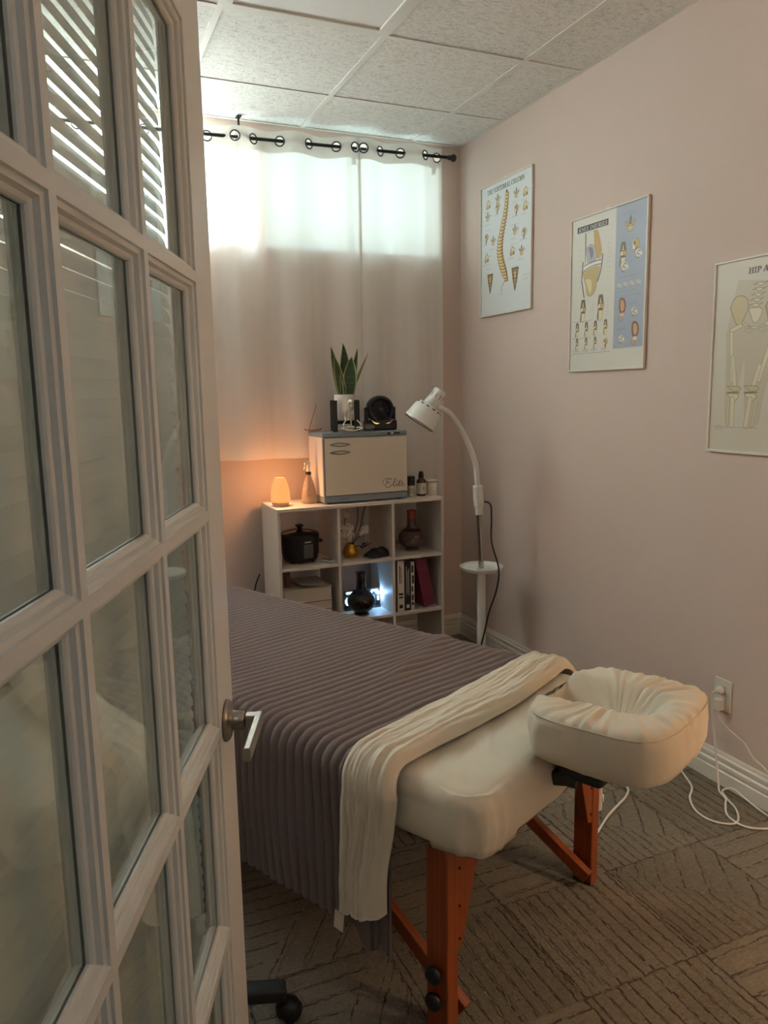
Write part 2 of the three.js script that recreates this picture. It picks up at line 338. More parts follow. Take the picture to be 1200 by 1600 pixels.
function curtainPanel(x0, x1, hem, xc, P, grommets, label, tabs) {
  const t = thing('curtain', label, 'curtain', [(x0 + x1) / 2, hem, RODZ], 0, 'sheer window curtains'), cx = (x0 + x1) / 2;
  const top = (x) => rodAt(x) + 0.046 + 0.006 * N(x * 7, 1);
  const zAt = (x, y) => { const k = sstep(1.2, 2.6, y); return -0.024 * (0.55 + 0.45 * k) * Math.cos(2 * Math.PI * (x - xc) / P) + (1 - k) * 0.01 * N(x * 9, y * 0.7, 2) + 0.004 * N(x * 23, y * 1.3, 8) * (1.2 - k); };
  const nx = Math.round((x1 - x0) / 0.0055), head = 0.1, hr = 26;
  const hem2 = (x) => hem + 0.006 * N(x * 6, 9);
  const body = grid(nx, 60, (a, b) => { const x = lerp(x0, x1, a), y1 = top(x) - head; const y = lerp(hem2(x), y1, b); return [x - cx, y - hem, zAt(x, y), x, y]; });
  const hole = (a, b) => { const x = lerp(x0, x1, a), y = top(x) - head + b * head; return grommets.some((q) => Math.hypot((x - q) * 1.15, y - rodAt(q)) < 0.0205); };
  const up = grid(nx, hr, (a, b) => { const x = lerp(x0, x1, a), y = top(x) - head + b * head; return [x - cx, y - hem, zAt(x, y), x, y]; }, hole);
  add('fabric', merge(flipIdx(body), flipIdx(up)), M.curtain, t);
  const band = grid(nx, hr, (a, b) => { const x = lerp(x0, x1, a), y = top(x) - head + b * head; return [x - cx, y - hem, zAt(x, y) - 0.0025, x, y]; }, hole);
  add('header_band', flipIdx(band), M.curtainHeader, t);
  add('bottom_hem', flipIdx(grid(nx, 4, (a, b) => { const x = lerp(x0, x1, a), y = hem2(x) + b * 0.055; return [x - cx, y - hem, zAt(x, y) - 0.0025, x, y]; })), M.curtain, t);
  for (const s of [0, 1]) { const e = s ? x1 : x0; add('side_hem', flipIdx(grid(3, 60, (a, b) => { const x = e + (s ? -1 : 1) * a * 0.018, y = lerp(hem2(x), top(x) - head, b); return [x - cx, y - hem, zAt(x, y) - 0.0025, x, y]; })), M.curtain, t); }
  for (const q of grommets) { const y = rodAt(q), dz = (zAt(q + 0.004, y) - zAt(q - 0.004, y)) / 0.008; add('grommet', moved(new THREE.TorusGeometry(0.0225, 0.0034, 8, 28), q - cx, y - hem, zAt(q, y), -Math.atan(dz)), M.grommet, t); }
  for (const q of tabs) add('back_tab', flipIdx(grid(4, 4, (a, b) => { const x = q + (a - 0.5) * 0.026, y = top(x) - head - 0.032 + b * 0.034; return [x - cx, y - hem, zAt(x, y) - 0.004, x, y]; })), M.curtainHeader, t);
}
function flipIdx(g) { return g; }
curtainPanel(-2.87, -0.615, 1.1, -1.093, 0.285, [-2.8, -2.66, -2.52, -2.37, -2.23, -2.09, -1.945, -1.8, -1.66, -1.515, -1.375, -1.252, -1.158, -1.028, -0.882, -0.738, -0.645], 'wide sheer white curtain ending above the cube shelf with grommets on rod', [-1.255, -0.655]);
curtainPanel(-0.632, -0.138, 0.61, -0.442, 0.27, [-0.6, -0.498, -0.385, -0.246, -0.165], 'narrow long sheer white curtain by the room corner behind white lamp', [-0.185]);

// ---------------------------------------------------------------- glazed door, standing open
const DOORTURN = 67.67 * Math.PI / 180, DOORAT = [-2.2377, 0, 3.4849];
{
  const door = structGroup('door_1', 'white fifteen-pane glazed door standing open with lever handle', 'door', DOORAT, DOORTURN);
  const T = 0.036, W = 0.922, HT = 2.03, cols = [[0.1, 0.328], [0.343, 0.571], [0.586, 0.815]], rowsY = [1.917, 1.587, 1.25, 0.913, 0.576, 0.247].map((y) => y);
  add('stile', box(0, cols[0][0], 0.01, HT, -T, 0, 0.003), M.doorPaint, door);
  add('stile', box(cols[2][1], W, 0.01, HT, -T, 0, 0.003), M.doorPaint, door);
  add('rail', box(cols[0][0], cols[2][1], rowsY[0], HT, -T, 0, 0), M.doorPaint, door);
  add('rail', box(cols[0][0], cols[2][1], 0.01, rowsY[5], -T, 0, 0), M.doorPaint, door);
  const hm = 0.0075;
  for (let k = 0; k < 2; k++) add('muntin', box(cols[k][1], cols[k + 1][0], rowsY[5], rowsY[0], -T, 0), M.doorPaint, door);
  for (let k = 1; k < 5; k++) for (const c of cols) add('muntin', box(c[0], c[1], rowsY[k] - hm, rowsY[k] + hm, -T, 0), M.doorPaint, door);
  // glazing bead profile: [inwards, depth]
  const prof = [[0, -0.0003], [0.0008, -0.0032], [0.0022, -0.0036], [0.0055, -0.0048], [0.0072, -0.0075], [0.0078, -0.0098], [0.0092, -0.0098], [0.0118, -0.0112], [0.0135, -0.0135], [0.0135, -0.0165]];
  for (let r = 0; r < 5; r++) for (let c = 0; c < 3; c++) {
    const x0 = cols[c][0], x1 = cols[c][1], y1 = rowsY[r] - (r ? hm : 0), y0 = rowsY[r + 1] + (r < 4 ? hm : 0), g = [];
    for (const back of [0, 1]) {
      const P = [], I = [];
      prof.forEach(([i, d]) => { const z = back ? -T - d : d; P.push(x0 + i, y0 + i, z, x1 - i, y0 + i, z, x1 - i, y1 - i, z, x0 + i, y1 - i, z); });
      for (let k = 0; k < prof.length - 1; k++) for (let e = 0; e < 4; e++) { const a = k * 4 + e, b = k * 4 + (e + 1) % 4, q = a + 4, w = b + 4; back ? I.push(a, q, b, b, q, w) : I.push(a, b, q, b, w, q); }
      const o = new THREE.BufferGeometry(); o.setAttribute('position', new THREE.Float32BufferAttribute(P, 3)); o.setIndex(I); o.computeVertexNormals(); g.push(toCreasedNormals(o, 0.35));
    }
    add('glazing_bead', merge(g), M.doorPaint, door);
    add('pane', box(x0 + 0.008, x1 - 0.008, y0 + 0.008, y1 - 0.008, -T / 2 - 0.0015, -T / 2 + 0.0015), M.pane, door);
  }
  const hx = 0.862, hy = 0.912, handle = add('handle', moved(lathe([[0, 0], [0.033, 0], [0.033, 0.003], [0.03, 0.007], [0.018, 0.0095], [0.0155, 0.012], [0.0145, 0.03], [0, 0.03]], 40), hx, hy, 0, 0, Math.PI / 2), M.nickel, door);
  add('lever', merge(bar(V(hx, hy, 0.03), V(hx, hy, 0.056), 0.021, 0.021, 0.004), bar(V(hx + 0.011, hy, 0.052), V(hx - 0.118, hy - 0.002, 0.052), 0.012, 0.021, 0.003)), M.nickel, handle);
  add('latch_plate', box(W - 0.001, W + 0.001, 0.87, 0.955, -0.03, -0.006, 0.0008), M.nickel, door);
  for (const y of [0.25, 1.02, 1.8]) add('hinge', merge(rod(V(-0.004, y - 0.045, -T - 0.003), V(-0.004, y + 0.045, -T - 0.003), 0.006), box(-0.001, 0.03, y - 0.045, y + 0.045, -T - 0.0015, -T + 0.0005)), M.nickel, door);
}
{ // blind on the room side of the door
  const n = V(Math.sin(DOORTURN), 0, Math.cos(DOORTURN)).multiplyScalar(-0.064), d = V(Math.cos(DOORTURN), 0, -Math.sin(DOORTURN));
  const t = thing('venetian_blind', 'cream venetian blind hanging behind the panes of the open glazed door', 'blind', [DOORAT[0] + n.x, 0.1, DOORAT[2] + n.z], DOORTURN);
  const x0 = 0.04, x1 = 0.892, y1 = 1.88, pitch = 0.0215, al = 69 * Math.PI / 180, wd = 0.0254;
  const slat = cloth(2, 6, (a, b) => { const s = (b - 0.5) * wd, crown = 0.003 * (1 - (2 * b - 1) ** 2), c = Math.cos(al), sn = Math.sin(al); return [lerp(x0, x1, a), -s * sn + crown * c, s * c + crown * sn]; }, 0.0006);
  add('headrail', merge(box(x0 - 0.004, x1 + 0.004, y1 - 0.012, y1 + 0.028, -0.018, 0.018, 0.003), box(0.1, 0.14, y1, y1 + 0.02, 0.018, 0.036), box(0.78, 0.82, y1, y1 + 0.02, 0.018, 0.036)), M.slat, t);
  let y = y1 - 0.03, k = 0;
  for (; y > 0.06; y -= pitch, k++) { const m = add('slat', slat, M.slat, t); m.position.set(0, y, 0.0006 * Math.sin(k * 3.1)); m.rotation.x = 0.03 * Math.sin(k * 2.3 + 1); }
  add('bottom_rail', box(x0, x1, y - 0.006, y + 0.012, -0.012, 0.012, 0.004), M.slat, t);
  for (const x of [0.17, 0.455, 0.75]) for (const z of [-0.012, 0.012]) add('ladder_cord', rod(V(x, y, z * 0.5), V(x, y1 - 0.012, z * 0.5), 0.0008, 0.0008, 5), M.slat, t);
}

// ---------------------------------------------------------------- massage table and its linen (turned 26 degrees)
const TT = 26 * Math.PI / 180, SN = Math.sin(TT), CS = Math.cos(TT), U0 = 0.815, V0 = -2.03;
const TABLE = [U0 * SN + V0 * CS, 0, U0 * CS - V0 * SN];  // local: x to the table's right, z to its head end
{
  const t = thing('massage_table', 'portable massage table with orange-brown wooden legs', 'massage table', TABLE, TT);
  add('tabletop', merge(box(-0.355, 0.355, 0.5, 0.572, -0.89, 0.89, 0.03, 3)), M.vinyl, t);
  const wood = (g) => metreUV(g, 1);
  for (const z of [0.902, -0.902]) add('apron', wood(box(-0.31, 0.31, 0.468, 0.512, z - 0.012, z + 0.012, 0.003)), M.wood, t);
  for (const x of [-0.352, 0.352]) add('apron', wood(box(x - 0.012, x + 0.012, 0.468, 0.512, -0.83, 0.83, 0.003)), M.wood, t);
  for (const sz of [1, -1]) for (const sx of [-1, 1]) {
    const X = (a, b) => (sx < 0 ? [-a, -b].sort((p, q) => p - q) : [a, b]);
    const zc = sz * 0.805;
    // leg: upright bar, rounded at the top
    const [a, b] = X(0.33, 0.37);
    const shape = extrudeShape([[-0.026, 0.005], [0.026, 0.005], [0.026, 0.44], [0.019, 0.459], [0.006, 0.466], [-0.006, 0.466], [-0.019, 0.459], [-0.026, 0.44]], b - a - 0.006, 0.003);
    shape.rotateY(Math.PI / 2); shape.translate(a + 0.003, 0, zc);
    const leg = add('leg', wood(shape), M.wood, t);
    // gusset: a tapering board inside the leg
    const gs = extrudeShape([[0.332, 0.2], [0.31, 0.21], [0.262, 0.36], [0.21, 0.47], [0.332, 0.47]].map(([x, y]) => [sx * x, y]), 0.022, 0.002);
    gs.translate(0, 0, zc + (sz > 0 ? 0.002 : -0.026));
    add('gusset', wood(sx < 0 ? gs : flipIfNeeded(gs)), M.wood, leg);
    for (const [x, y] of [[0.322, 0.4], [0.322, 0.31], [0.322, 0.23]]) add('screw', moved(new THREE.SphereGeometry(0.0035, 8, 6), sx * x, y, zc + sz * 0.027), M.blackMetal, leg);
    for (const y of [0.165, 0.1]) add('knob', moved(merge(lathe([[0, 0], [0.009, 0], [0.009, 0.006], [0.019, 0.009], [0.021, 0.014], [0.019, 0.021], [0.012, 0.025], [0, 0.026]], 18)), sx * 0.37, y, zc, 0, 0, -sx * Math.PI / 2), M.blackPlastic, leg);
    add('foot', box(Math.min(a, b) - 0.002, Math.max(a, b) + 0.002, 0, 0.012, zc - 0.028, zc + 0.028, 0.004), M.blackPlastic, leg);
    // brace from the foot of the leg up to the frame
    add('brace', wood(bar(V(sx * 0.305, 0.045, sz * 0.835), V(sx * 0.28, 0.48, sz * 0.13), 0.024, 0.036, 0.003)), M.wood, t);
  }
}
function flipIfNeeded(g) { return flip(g); }
const wrinkle = (x, z, s = 1) => 0.6 * N(x * 5 * s, z * 3 * s, 1) + 0.4 * N(x * 14 * s, z * 7 * s, 4);
{ // fitted sheet over the padded top
  const hx = 0.392, hz = 0.93, y0 = 0.49, y1 = 0.612, r = 0.046;
  let g = new THREE.BoxGeometry(hx * 2, y1 - y0, hz * 2, 110, 24, 240); g.deleteAttribute('uv'); g.deleteAttribute('normal'); g = mergeVertices(g, 1e-5);
  const p = g.attributes.position, q = V(), c = V(), hy = (y1 - y0) / 2, UVs = [];
  for (let i = 0; i < p.count; i++) {
    q.fromBufferAttribute(p, i);
    // round the plan corners first, then the edges
    const rc = 0.085; let cx = clamp(q.x, -hx + rc, hx - rc), cz = clamp(q.z, -hz + rc, hz - rc), dx = q.x - cx, dz = q.z - cz, m = Math.max(Math.abs(dx), Math.abs(dz)), L = Math.hypot(dx, dz);
    if (L > 1e-6 && Math.abs(dx) > 1e-6 && Math.abs(dz) > 1e-6) { q.x = cx + dx / L * m; q.z = cz + dz / L * m; }
    // distance inside the plan outline
    dx = Math.abs(q.x) - (hx - rc); dz = Math.abs(q.z) - (hz - rc);
    const sd = (dx > 0 && dz > 0 ? Math.hypot(dx, dz) : Math.max(dx, dz)) - rc;          // <= 0 inside
    const inset = -sd, top = q.y > 0;
    let y = q.y;
    if (y > hy - r) {                                      // walk round the edge: side rows take the lower part of the arc, top rows the rest
      const ex = Math.sign(q.x) * Math.max(dx, 0), ez = Math.sign(q.z) * Math.max(dz, 0), el = Math.hypot(ex, ez), ux = el > 1e-6 ? ex / el : 0, uz = el > 1e-6 ? ez / el : 0, cut = 0.62 * Math.PI / 2;
      const phi = inset < 1e-5 && y < hy - 1e-6 ? (y - (hy - r)) / r * cut : inset < r ? cut + clamp(inset / r, 0, 1) * (Math.PI / 2 - cut) : Math.PI / 2;
      y = hy - r + r * Math.sin(phi);
      if (inset < r) { const mv = r * (1 - Math.cos(phi)) - inset; q.x -= ux * mv; q.z -= uz * mv; }
    }
    const bulge = inset < 1e-5 && q.y < hy - r ? 0.006 * Math.sin((q.y + hy) / (2 * hy - r) * Math.PI) : 0;
    const nx = q.x / hx, nz = q.z / hz;
    if (inset < 1e-5) { const a = Math.atan2(q.z / hz, q.x / hx); const cd = Math.hypot(Math.abs(q.x) - hx, Math.abs(q.z) - hz), f = 0.006 * N(q.x * 14, q.z * 14, q.y * 9) + bulge + 0.009 * sstep(0.2, 0.04, cd) * N(q.x * 44 + 2, q.z * 44, q.y * 5); if (Math.abs(nx) > Math.abs(nz)) q.x += Math.sign(q.x) * f; else q.z += Math.sign(q.z) * f; if (q.y < -hy + 1e-4) y += 0.012 * N(q.x * 7, q.z * 7, 3) + (q.z > hz - 0.12 && q.x < -hx + 0.14 ? -0.012 : 0); }
    else if (top) { const e = sstep(0.02, 0.1, inset); y += e * (0.009 * wrinkle(q.x * 1.4, q.z * 1.4) + 0.007 * Math.abs(N(q.x * 9 + q.z * 15, q.z * 5 - q.x * 4, 7)) + 0.003 * N(q.x * 24 + q.z * 34, q.z * 10 - q.x * 12, 3)); y -= 0.012 * sstep(0.16, 0, Math.hypot(Math.abs(q.x) - hx, Math.abs(q.z) - hz)); }
    q.y = y + (y0 + y1) / 2; p.setXYZ(i, q.x, q.y, q.z); UVs.push(q.x + q.y, q.z);
  }
  g.setAttribute('uv', new THREE.Float32BufferAttribute(UVs, 2)); g.computeVertexNormals();
  const o = tag(add('fitted_sheet', g, M.sheet), 'cream fitted sheet stretched over the massage table pad', 'fitted sheet');
  o.position.set(...TABLE); o.rotation.y = TT;
}
// section across the table: t runs along the cloth from the middle, + to the right
function across(t, hw, r) {
  const s = Math.sign(t) || 1, a = Math.abs(t), f = hw - r, arc = r * Math.PI / 2;
  if (a < f) return [t, 0, 0, 1];
  if (a < f + arc) { const k = (a - f) / r; return [s * (f + r * Math.sin(k)), -r * (1 - Math.cos(k)), s * Math.sin(k), Math.cos(k)]; }
  return [s * hw, -r - (a - f - arc), s, 0];
}
const arcTo = (drop, hw, r) => hw - r + r * Math.PI / 2 + (drop - r);
{ // ribbed blanket
  const hw = 0.414, r = 0.055, y1 = 0.622, z0 = -0.95, z1 = 0.682, pitch = 0.029;
  const g = cloth(Math.round((z1 - z0) / pitch * 9), 110, (a, b) => {
    const z = lerp(z0, z1, a);
    const hemL = lerp(0.197 + 0.004 * N(z * 9, 2), 0.135 + 0.02 * Math.sin(z * 60), sstep(0.585, 0.615, z)), t = lerp(-arcTo(y1 - hemL, hw, r), arcTo(y1 - 0.3, hw, r), b);
    const [x, y, nx, ny] = across(t, hw, r), side = 1 - ny;
    const wander = 0.012 * N(x * 2, z * 2.5, 3) + 0.004 * N(x * 9, y * 6, z * 3);
    const phase = (z - 0.13 * x + wander) / pitch, rib = Math.pow(Math.abs(Math.sin(Math.PI * phase)), 0.6);
    let h = 0.011 * rib - 0.003 + 0.007 * N(x * 3.2, z * 2.6, 1) * ny + side * (0.016 * N(z * 3.2, y * 2.2, 6) + 0.008 * N(z * 8, y * 1.5, 2)) * sstep(0, -0.25, y);
    h += 0.010 * Math.exp(-(((z - 0.36 + 0.25 * (x - 0.05)) / 0.03) ** 2)) * sstep(-0.12, 0.1, x) * ny;      // a low crease
    h -= 0.012 * sstep(0.57, 0.62, z);                                                      // flattened under the folded sheet
    if (x < 0) h -= 0.02 * side * sstep(0.58, 0.62, z);
    const foot = sstep(-0.9, -0.95, z) * 0.02;
    return [x + nx * h, y1 + y + ny * h - foot, z, z, t];
  }, 0.006);
  const o = thing('ribbed_blanket', 'grey-brown ribbed plush blanket draped over the massage table', 'blanket', TABLE, TT);
  add('blanket_cloth', g, M.blanket, o);
  add('care_tag', bar(V(-0.434, 0.236, 0.572), V(-0.436, 0.19, 0.568), 0.03, 0.001, 0.0004, V(1, 0, 0)), M.sheet, o);
}
{ // top sheet folded back over the blanket
  const hw = 0.421, r = 0.06, y1 = 0.628;
  const g = cloth(70, 240, (a, b) => {
    const t = lerp(-arcTo(y1 - 0.25, hw, r), arcTo(y1 - 0.32, hw, r), b);
    const [x, y, nx, ny] = across(t, hw, r), side = 1 - ny, dn = sstep(-0.02, -0.34, y);
    const zb = 0.581 - 0.014 * side * dn + 0.006 * N(t * 5, 3) + 0.004 * N(t * 17, 1), zf = 0.742 + 0.012 * Math.cos(t * 7) * ny - 0.038 * side * dn + 0.005 * N(t * 6, 8) - 0.01 * (1 - side);
    const z = lerp(zb, zf, a);
    const env = Math.pow(Math.max(0, 1 - Math.abs(2 * a - 1) ** 3.2), 0.5);
    let h = 0.002 + 0.018 * env + 0.008 * env * sstep(0.3, 0.85, a) * (1 - 0.5 * side);
    h += env * (0.009 * N(a * 7 + 0.6 * N(t * 4, a * 2), t * 2.2, 3) + 0.007 * N(a * 13 + 1.2 * N(t * 6, 1), t * 5, 5) + 0.003 * N(a * 22, t * 22, 9));
    h += side * dn * (0.014 * N(z * 9, y * 4, 2) + 0.006) * env;
    h -= 0.006 * sstep(0.93, 1, a);
    const yy = b < 0.01 ? y + 0.01 * N(z * 40, 1) - 0.02 * (a - 0.5) * 0 : y;
    return [x + nx * h, y1 + yy + ny * h + (x < 0 ? side * dn * (a * 0.045 - 0.01) : 0), z, z, t];
  }, 0.004);
  const o = tag(add('top_sheet', g, M.sheet), 'cream cotton top sheet folded back over the ribbed blanket', 'sheet');
  o.position.set(...TABLE); o.rotation.y = TT;
}
{ // face cradle at the head end
  const t = thing('face_cradle', 'cream covered horseshoe face cradle cushion at head of massage table', 'face cradle', TABLE, TT);
  const cx = 0.012, cz = 1.036, ax = 0.19, az = 0.167, yb = 0.618;
  const outline = (th) => { const c = Math.cos(th), s = Math.sin(th), n = 3.8, k = 1 / Math.pow(Math.abs(c) ** n + Math.abs(s) ** n, 1 / n); return [c * k, s * k]; };
  const dipAt = (x, z) => { const zz = z - 0.035, d = zz > 0 ? Math.hypot(x, zz) : Math.abs(x) * (1 + 0.35 * zz); return 0.074 * sstep(0.088, 0.024, d) * (0.75 + 0.25 * sstep(0.06, -0.12, z)); };
  const prof = [[0, 0], [0.5, 0], [0.86, 0.0], [0.955, 0.008], [0.99, 0.026], [1.0, 0.05], [1.003, 0.075], [0.998, 0.098], [0.985, 0.112], [0.955, 0.122], [0.91, 0.128], [0.84, 0.131]];
  for (let k = 1; k <= 22; k++) prof.push([0.84 * (1 - k / 22), 0.131]);
  const g = grid(180, prof.length - 1, (a, b) => {
    const th = a * Math.PI * 2, [ox, oz] = outline(th), [rho, y] = prof[Math.round(b * (prof.length - 1))];
    const fade = y > 0.1 ? 1 : 0;
    let x = ox * rho * ax, z = oz * rho * az, h = yb + y * 0.93;
    if (fade) {
      const e = sstep(0, 0.45, rho) ; h -= dipAt(x, z) * (y > 0.125 ? 1 : sstep(0.1, 0.13, y));
      h += 0.007 * N(Math.cos(th) * 8, Math.sin(th) * 8, rho * 1.6) * e + 0.004 * N(Math.cos(th) * 17, Math.sin(th) * 17, rho) * sstep(0.3, 0.75, rho) + 0.0035 * N(th * 5 / 1, rho * 1.2, 4) * e * sstep(Math.PI, 2.6, Math.abs(th - Math.PI));
      h -= 0.012 * sstep(0.1, -0.17, z) * 0.4;
    } else { const w = 1 + 0.02 * N(Math.cos(th) * 4, Math.sin(th) * 4, y * 22) + 0.014 * N(Math.cos(th) * 10 + y * 26, Math.sin(th) * 10, 2); if (y > 0.005) { x *= w; z *= w; } else h += 0.006 * N(Math.cos(th) * 5, Math.sin(th) * 5, 7) * rho; }
    return [cx + x, h, cz + z, x, z + y];
  });
  add('cushion', g, M.sheet, t);
  const seam = []; for (let k = 0; k < 72; k++) { const th = k / 72 * Math.PI * 2, [ox, oz] = outline(th); const x = ox * 0.978 * ax, z = oz * 0.978 * az; seam.push([cx + x, yb + 0.1165 * 0.93 - dipAt(x, z) * sstep(0.1, 0.13, 0.1165) - 0.0048 * sstep(0.1, -0.17, z), cz + z]); }
  add('seam', tube(seam, 0.0016, 220, 5, true), M.sheet, t);
  add('platform', merge(box(cx - 0.11, cx + 0.11, 0.556, 0.622, 0.94, 1.05, 0.014, 3), bar(V(-0.085, 0.53, 0.86), V(-0.075, 0.562, 0.985), 0.046, 0.034, 0.01), bar(V(0.085, 0.53, 0.86), V(0.075, 0.562, 0.985), 0.046, 0.034, 0.01)), M.vinyl, t);
  for (const x of [-0.075, 0.075]) add('support_rod', rod(V(x, 0.525, 0.8), V(x, 0.54, 0.98), 0.009), M.blackMetal, t);
}

// ---------------------------------------------------------------- cube shelf
const SX0 = -1.201, SX1 = -0.316, SZ0 = 0.085, SZ1 = 0.385, ST = 0.885;
const rows = [0.3, 0.594];                                 // upper faces of the two shelf boards
{
  const t = thing('cube_shelf', 'white nine-cube open shelf unit beneath the curtained window', 'shelf', [(SX0 + SX1) / 2, 0, SZ0]);
  const cx = (SX0 + SX1) / 2, q = 0.0145, B = (a, b, c, d) => box(a - cx, b - cx, c, d, 0, SZ1 - SZ0, 0.0012);
  add('top', B(SX0 - 0.001, SX1 + 0.001, ST - q, ST), M.laminate, t);
  add('side_panel', B(SX0, SX0 + q, 0, ST - q), M.laminate, t);
  add('side_panel', B(SX1 - q, SX1, 0, ST - q), M.laminate, t);
  for (const x of [-0.8925, -0.602]) add('divider', B(x - q / 2, x + q / 2, 0.02, ST - q), M.laminate, t);
  const cells = [[SX0 + q, -0.8925 - q / 2], [-0.8925 + q / 2, -0.602 - q / 2], [-0.602 + q / 2, SX1 - q]];
  for (const y of [0.02, ...rows]) for (const [a, b] of cells) add('shelf_board', B(a, b, y - q, y), M.laminate, t);
}
const Y1 = rows[1], Y0 = rows[0];

// ---- on top of the shelf
{ // glowing aroma diffuser
  const t = thing('aroma_diffuser', 'orange glowing aroma diffuser lamp on top of white cube shelf', 'diffuser', [-1.148, ST, 0.262]);
  const glow = new THREE.MeshStandardMaterial({ color: '#c9824a', roughness: 0.6, emissive: new THREE.Color().setRGB(1.0, 0.36, 0.11), emissiveIntensity: 0.78 });
  add('lamp_shade', lathe([[0.0455, 0.022], [0.047, 0.032], [0.0465, 0.05], [0.043, 0.08], [0.037, 0.108], [0.029, 0.13], [0.0245, 0.138], [0.0225, 0.14], [0.0215, 0.137], [0.024, 0.132], [0.03, 0.12]], 40), glow, t);
  add('base', lathe([[0, 0], [0.036, 0], [0.039, 0.003], [0.041, 0.012], [0.045, 0.02], [0.0445, 0.024], [0, 0.024]], 40), std({ color: '#d9b294', roughness: 0.35 }), t);
  const l = new THREE.PointLight(new THREE.Color().setRGB(1, 0.42, 0.14), 0.13, 0, 2); l.position.set(-1.148, ST + 0.075, 0.262); l.castShadow = true; l.shadow.radius = 1.6; scene.add(l);
}
{ // spray bottle
  const t = thing('spray_bottle', 'clear brown glass spray bottle with white nozzle beside the towel warmer', 'bottle', [-0.994, ST, 0.235], 0.5);
  add('bottle_glass', lathe([[0, 0.002], [0.036, 0.001], [0.0395, 0.006], [0.039, 0.02], [0.0345, 0.06], [0.026, 0.1], [0.018, 0.125], [0.0135, 0.135], [0.0125, 0.145], [0, 0.145]], 36), phys({ color: '#dccfc3', roughness: 0.12, transmission: 0.7, thickness: 0.06, ior: 1.35, attenuationColor: new THREE.Color('#b89a80'), attenuationDistance: 0.16 }), t);
  add('collar', lathe([[0, 0.145], [0.0145, 0.145], [0.0145, 0.153], [0.011, 0.158], [0, 0.158]], 24), M.blackPlastic, t);
  add('nozzle', merge(lathe([[0, 0.158], [0.01, 0.158], [0.0095, 0.185], [0.012, 0.192], [0.012, 0.204], [0.006, 0.21], [0, 0.21]], 20), bar(V(0, 0.198, 0), V(-0.026, 0.2, 0), 0.012, 0.014, 0.004), tube([[-0.012, 0.194, 0], [-0.024, 0.184, 0], [-0.028, 0.168, 0]], 0.0035, 12, 6)), M.whitePlastic, t);
}
const CT = 1.236;                                          // top of the towel warmer
{ // towel warmer cabinet
  const t = thing('towel_warmer', 'cream towel warmer cabinet with grey trim and script lettering on shelf', 'towel warmer', [-0.7235, ST, 0.225]);
  const w = 0.224, z0 = -0.118, z1 = 0.1;
  add('cabinet_body', box(-w, w, 0.022, 0.332, z0, z1, 0.006), M.creamSide, t);
  add('top_cap', box(-w - 0.002, w + 0.002, 0.326, CT - ST, z0, z1 + 0.014, 0.007, 3), M.steelBlue, t);
  add('bottom_plinth', box(-w - 0.002, w + 0.002, 0.006, 0.04, z0, z1 + 0.014, 0.006, 3), M.steelBlue, t);
  for (const x of [-0.19, 0.19]) for (const z of [-0.09, 0.08]) add('foot', lathe([[0, 0], [0.013, 0], [0.014, 0.007], [0, 0.008]], 14).translate(x, 0, z), M.blackPlastic, t);
  const d = add('door', box(-w + 0.006, w, 0.042, 0.322, z1, z1 + 0.017, 0.004), M.cream, t);
  add('door_edge', box(-w - 0.001, -w + 0.0055, 0.042, 0.322, z1 - 0.002, z1 + 0.016, 0.002), M.steelBlue, d);
  for (const y of [0.292, 0.254]) {                        // two lens-shaped grips
    const sh = new THREE.Shape(); sh.moveTo(-0.055, 0); sh.quadraticCurveTo(0, 0.019, 0.055, 0); sh.quadraticCurveTo(0, -0.019, -0.055, 0);
    const ho = new THREE.Path(); ho.moveTo(-0.043, 0); ho.quadraticCurveTo(0, -0.012, 0.043, 0); ho.quadraticCurveTo(0, 0.012, -0.043, 0); sh.holes.push(ho);
    const g = new THREE.ExtrudeGeometry(sh, { depth: 0.004, bevelEnabled: true, bevelSize: 0.001, bevelThickness: 0.001, bevelSegments: 2, curveSegments: 16 }); g.translate(-0.138, y, z1 + 0.0165);
    add('handle', g, M.steelBlue, d);
  }
  // script lettering as strokes
  const st = [], S = (arr, r = 0.0013) => st.push(tube(arr.map(([x, y]) => [0.1 + x * 0.001, 0.062 + y * 0.001, z1 + 0.0172]), r, 40, 6));
  S([[34, 40], [22, 47], [8, 42], [10, 32], [24, 29], [10, 27], [-1, 15], [8, 3], [24, 6], [38, 18]]); S([[-8, 22], [-14, 34], [0, 48], [26, 50], [40, 44]], 0.0009);
  S([[40, 14], [54, 34], [58, 46], [52, 46], [46, 22], [48, 8], [56, 10]]); S([[58, 10], [63, 25], [60, 12], [64, 7], [72, 16]]); S([[72, 14], [84, 40], [76, 14], [78, 7], [86, 12]]); S([[72, 29], [94, 32]], 0.0009); S([[88, 16], [98, 22], [96, 27], [89, 22], [90, 9], [98, 7], [108, 16]]); st.push(moved(new THREE.SphereGeometry(0.002, 8, 6), 0.1 + 0.066, 0.062 + 0.033, z1 + 0.0172));
  add('lettering', merge(st), std({ color: '#4a3a30', roughness: 0.5 }), d);
  add('control_panel', box(0.115, 0.185, 0.334, 0.343, z1 + 0.0135, z1 + 0.0155, 0.0008), M.dark, t);
  add('switch', box(0.135, 0.15, 0.335, 0.342, z1 + 0.0145, z1 + 0.0175, 0.0015), M.whitePlastic, t);
}
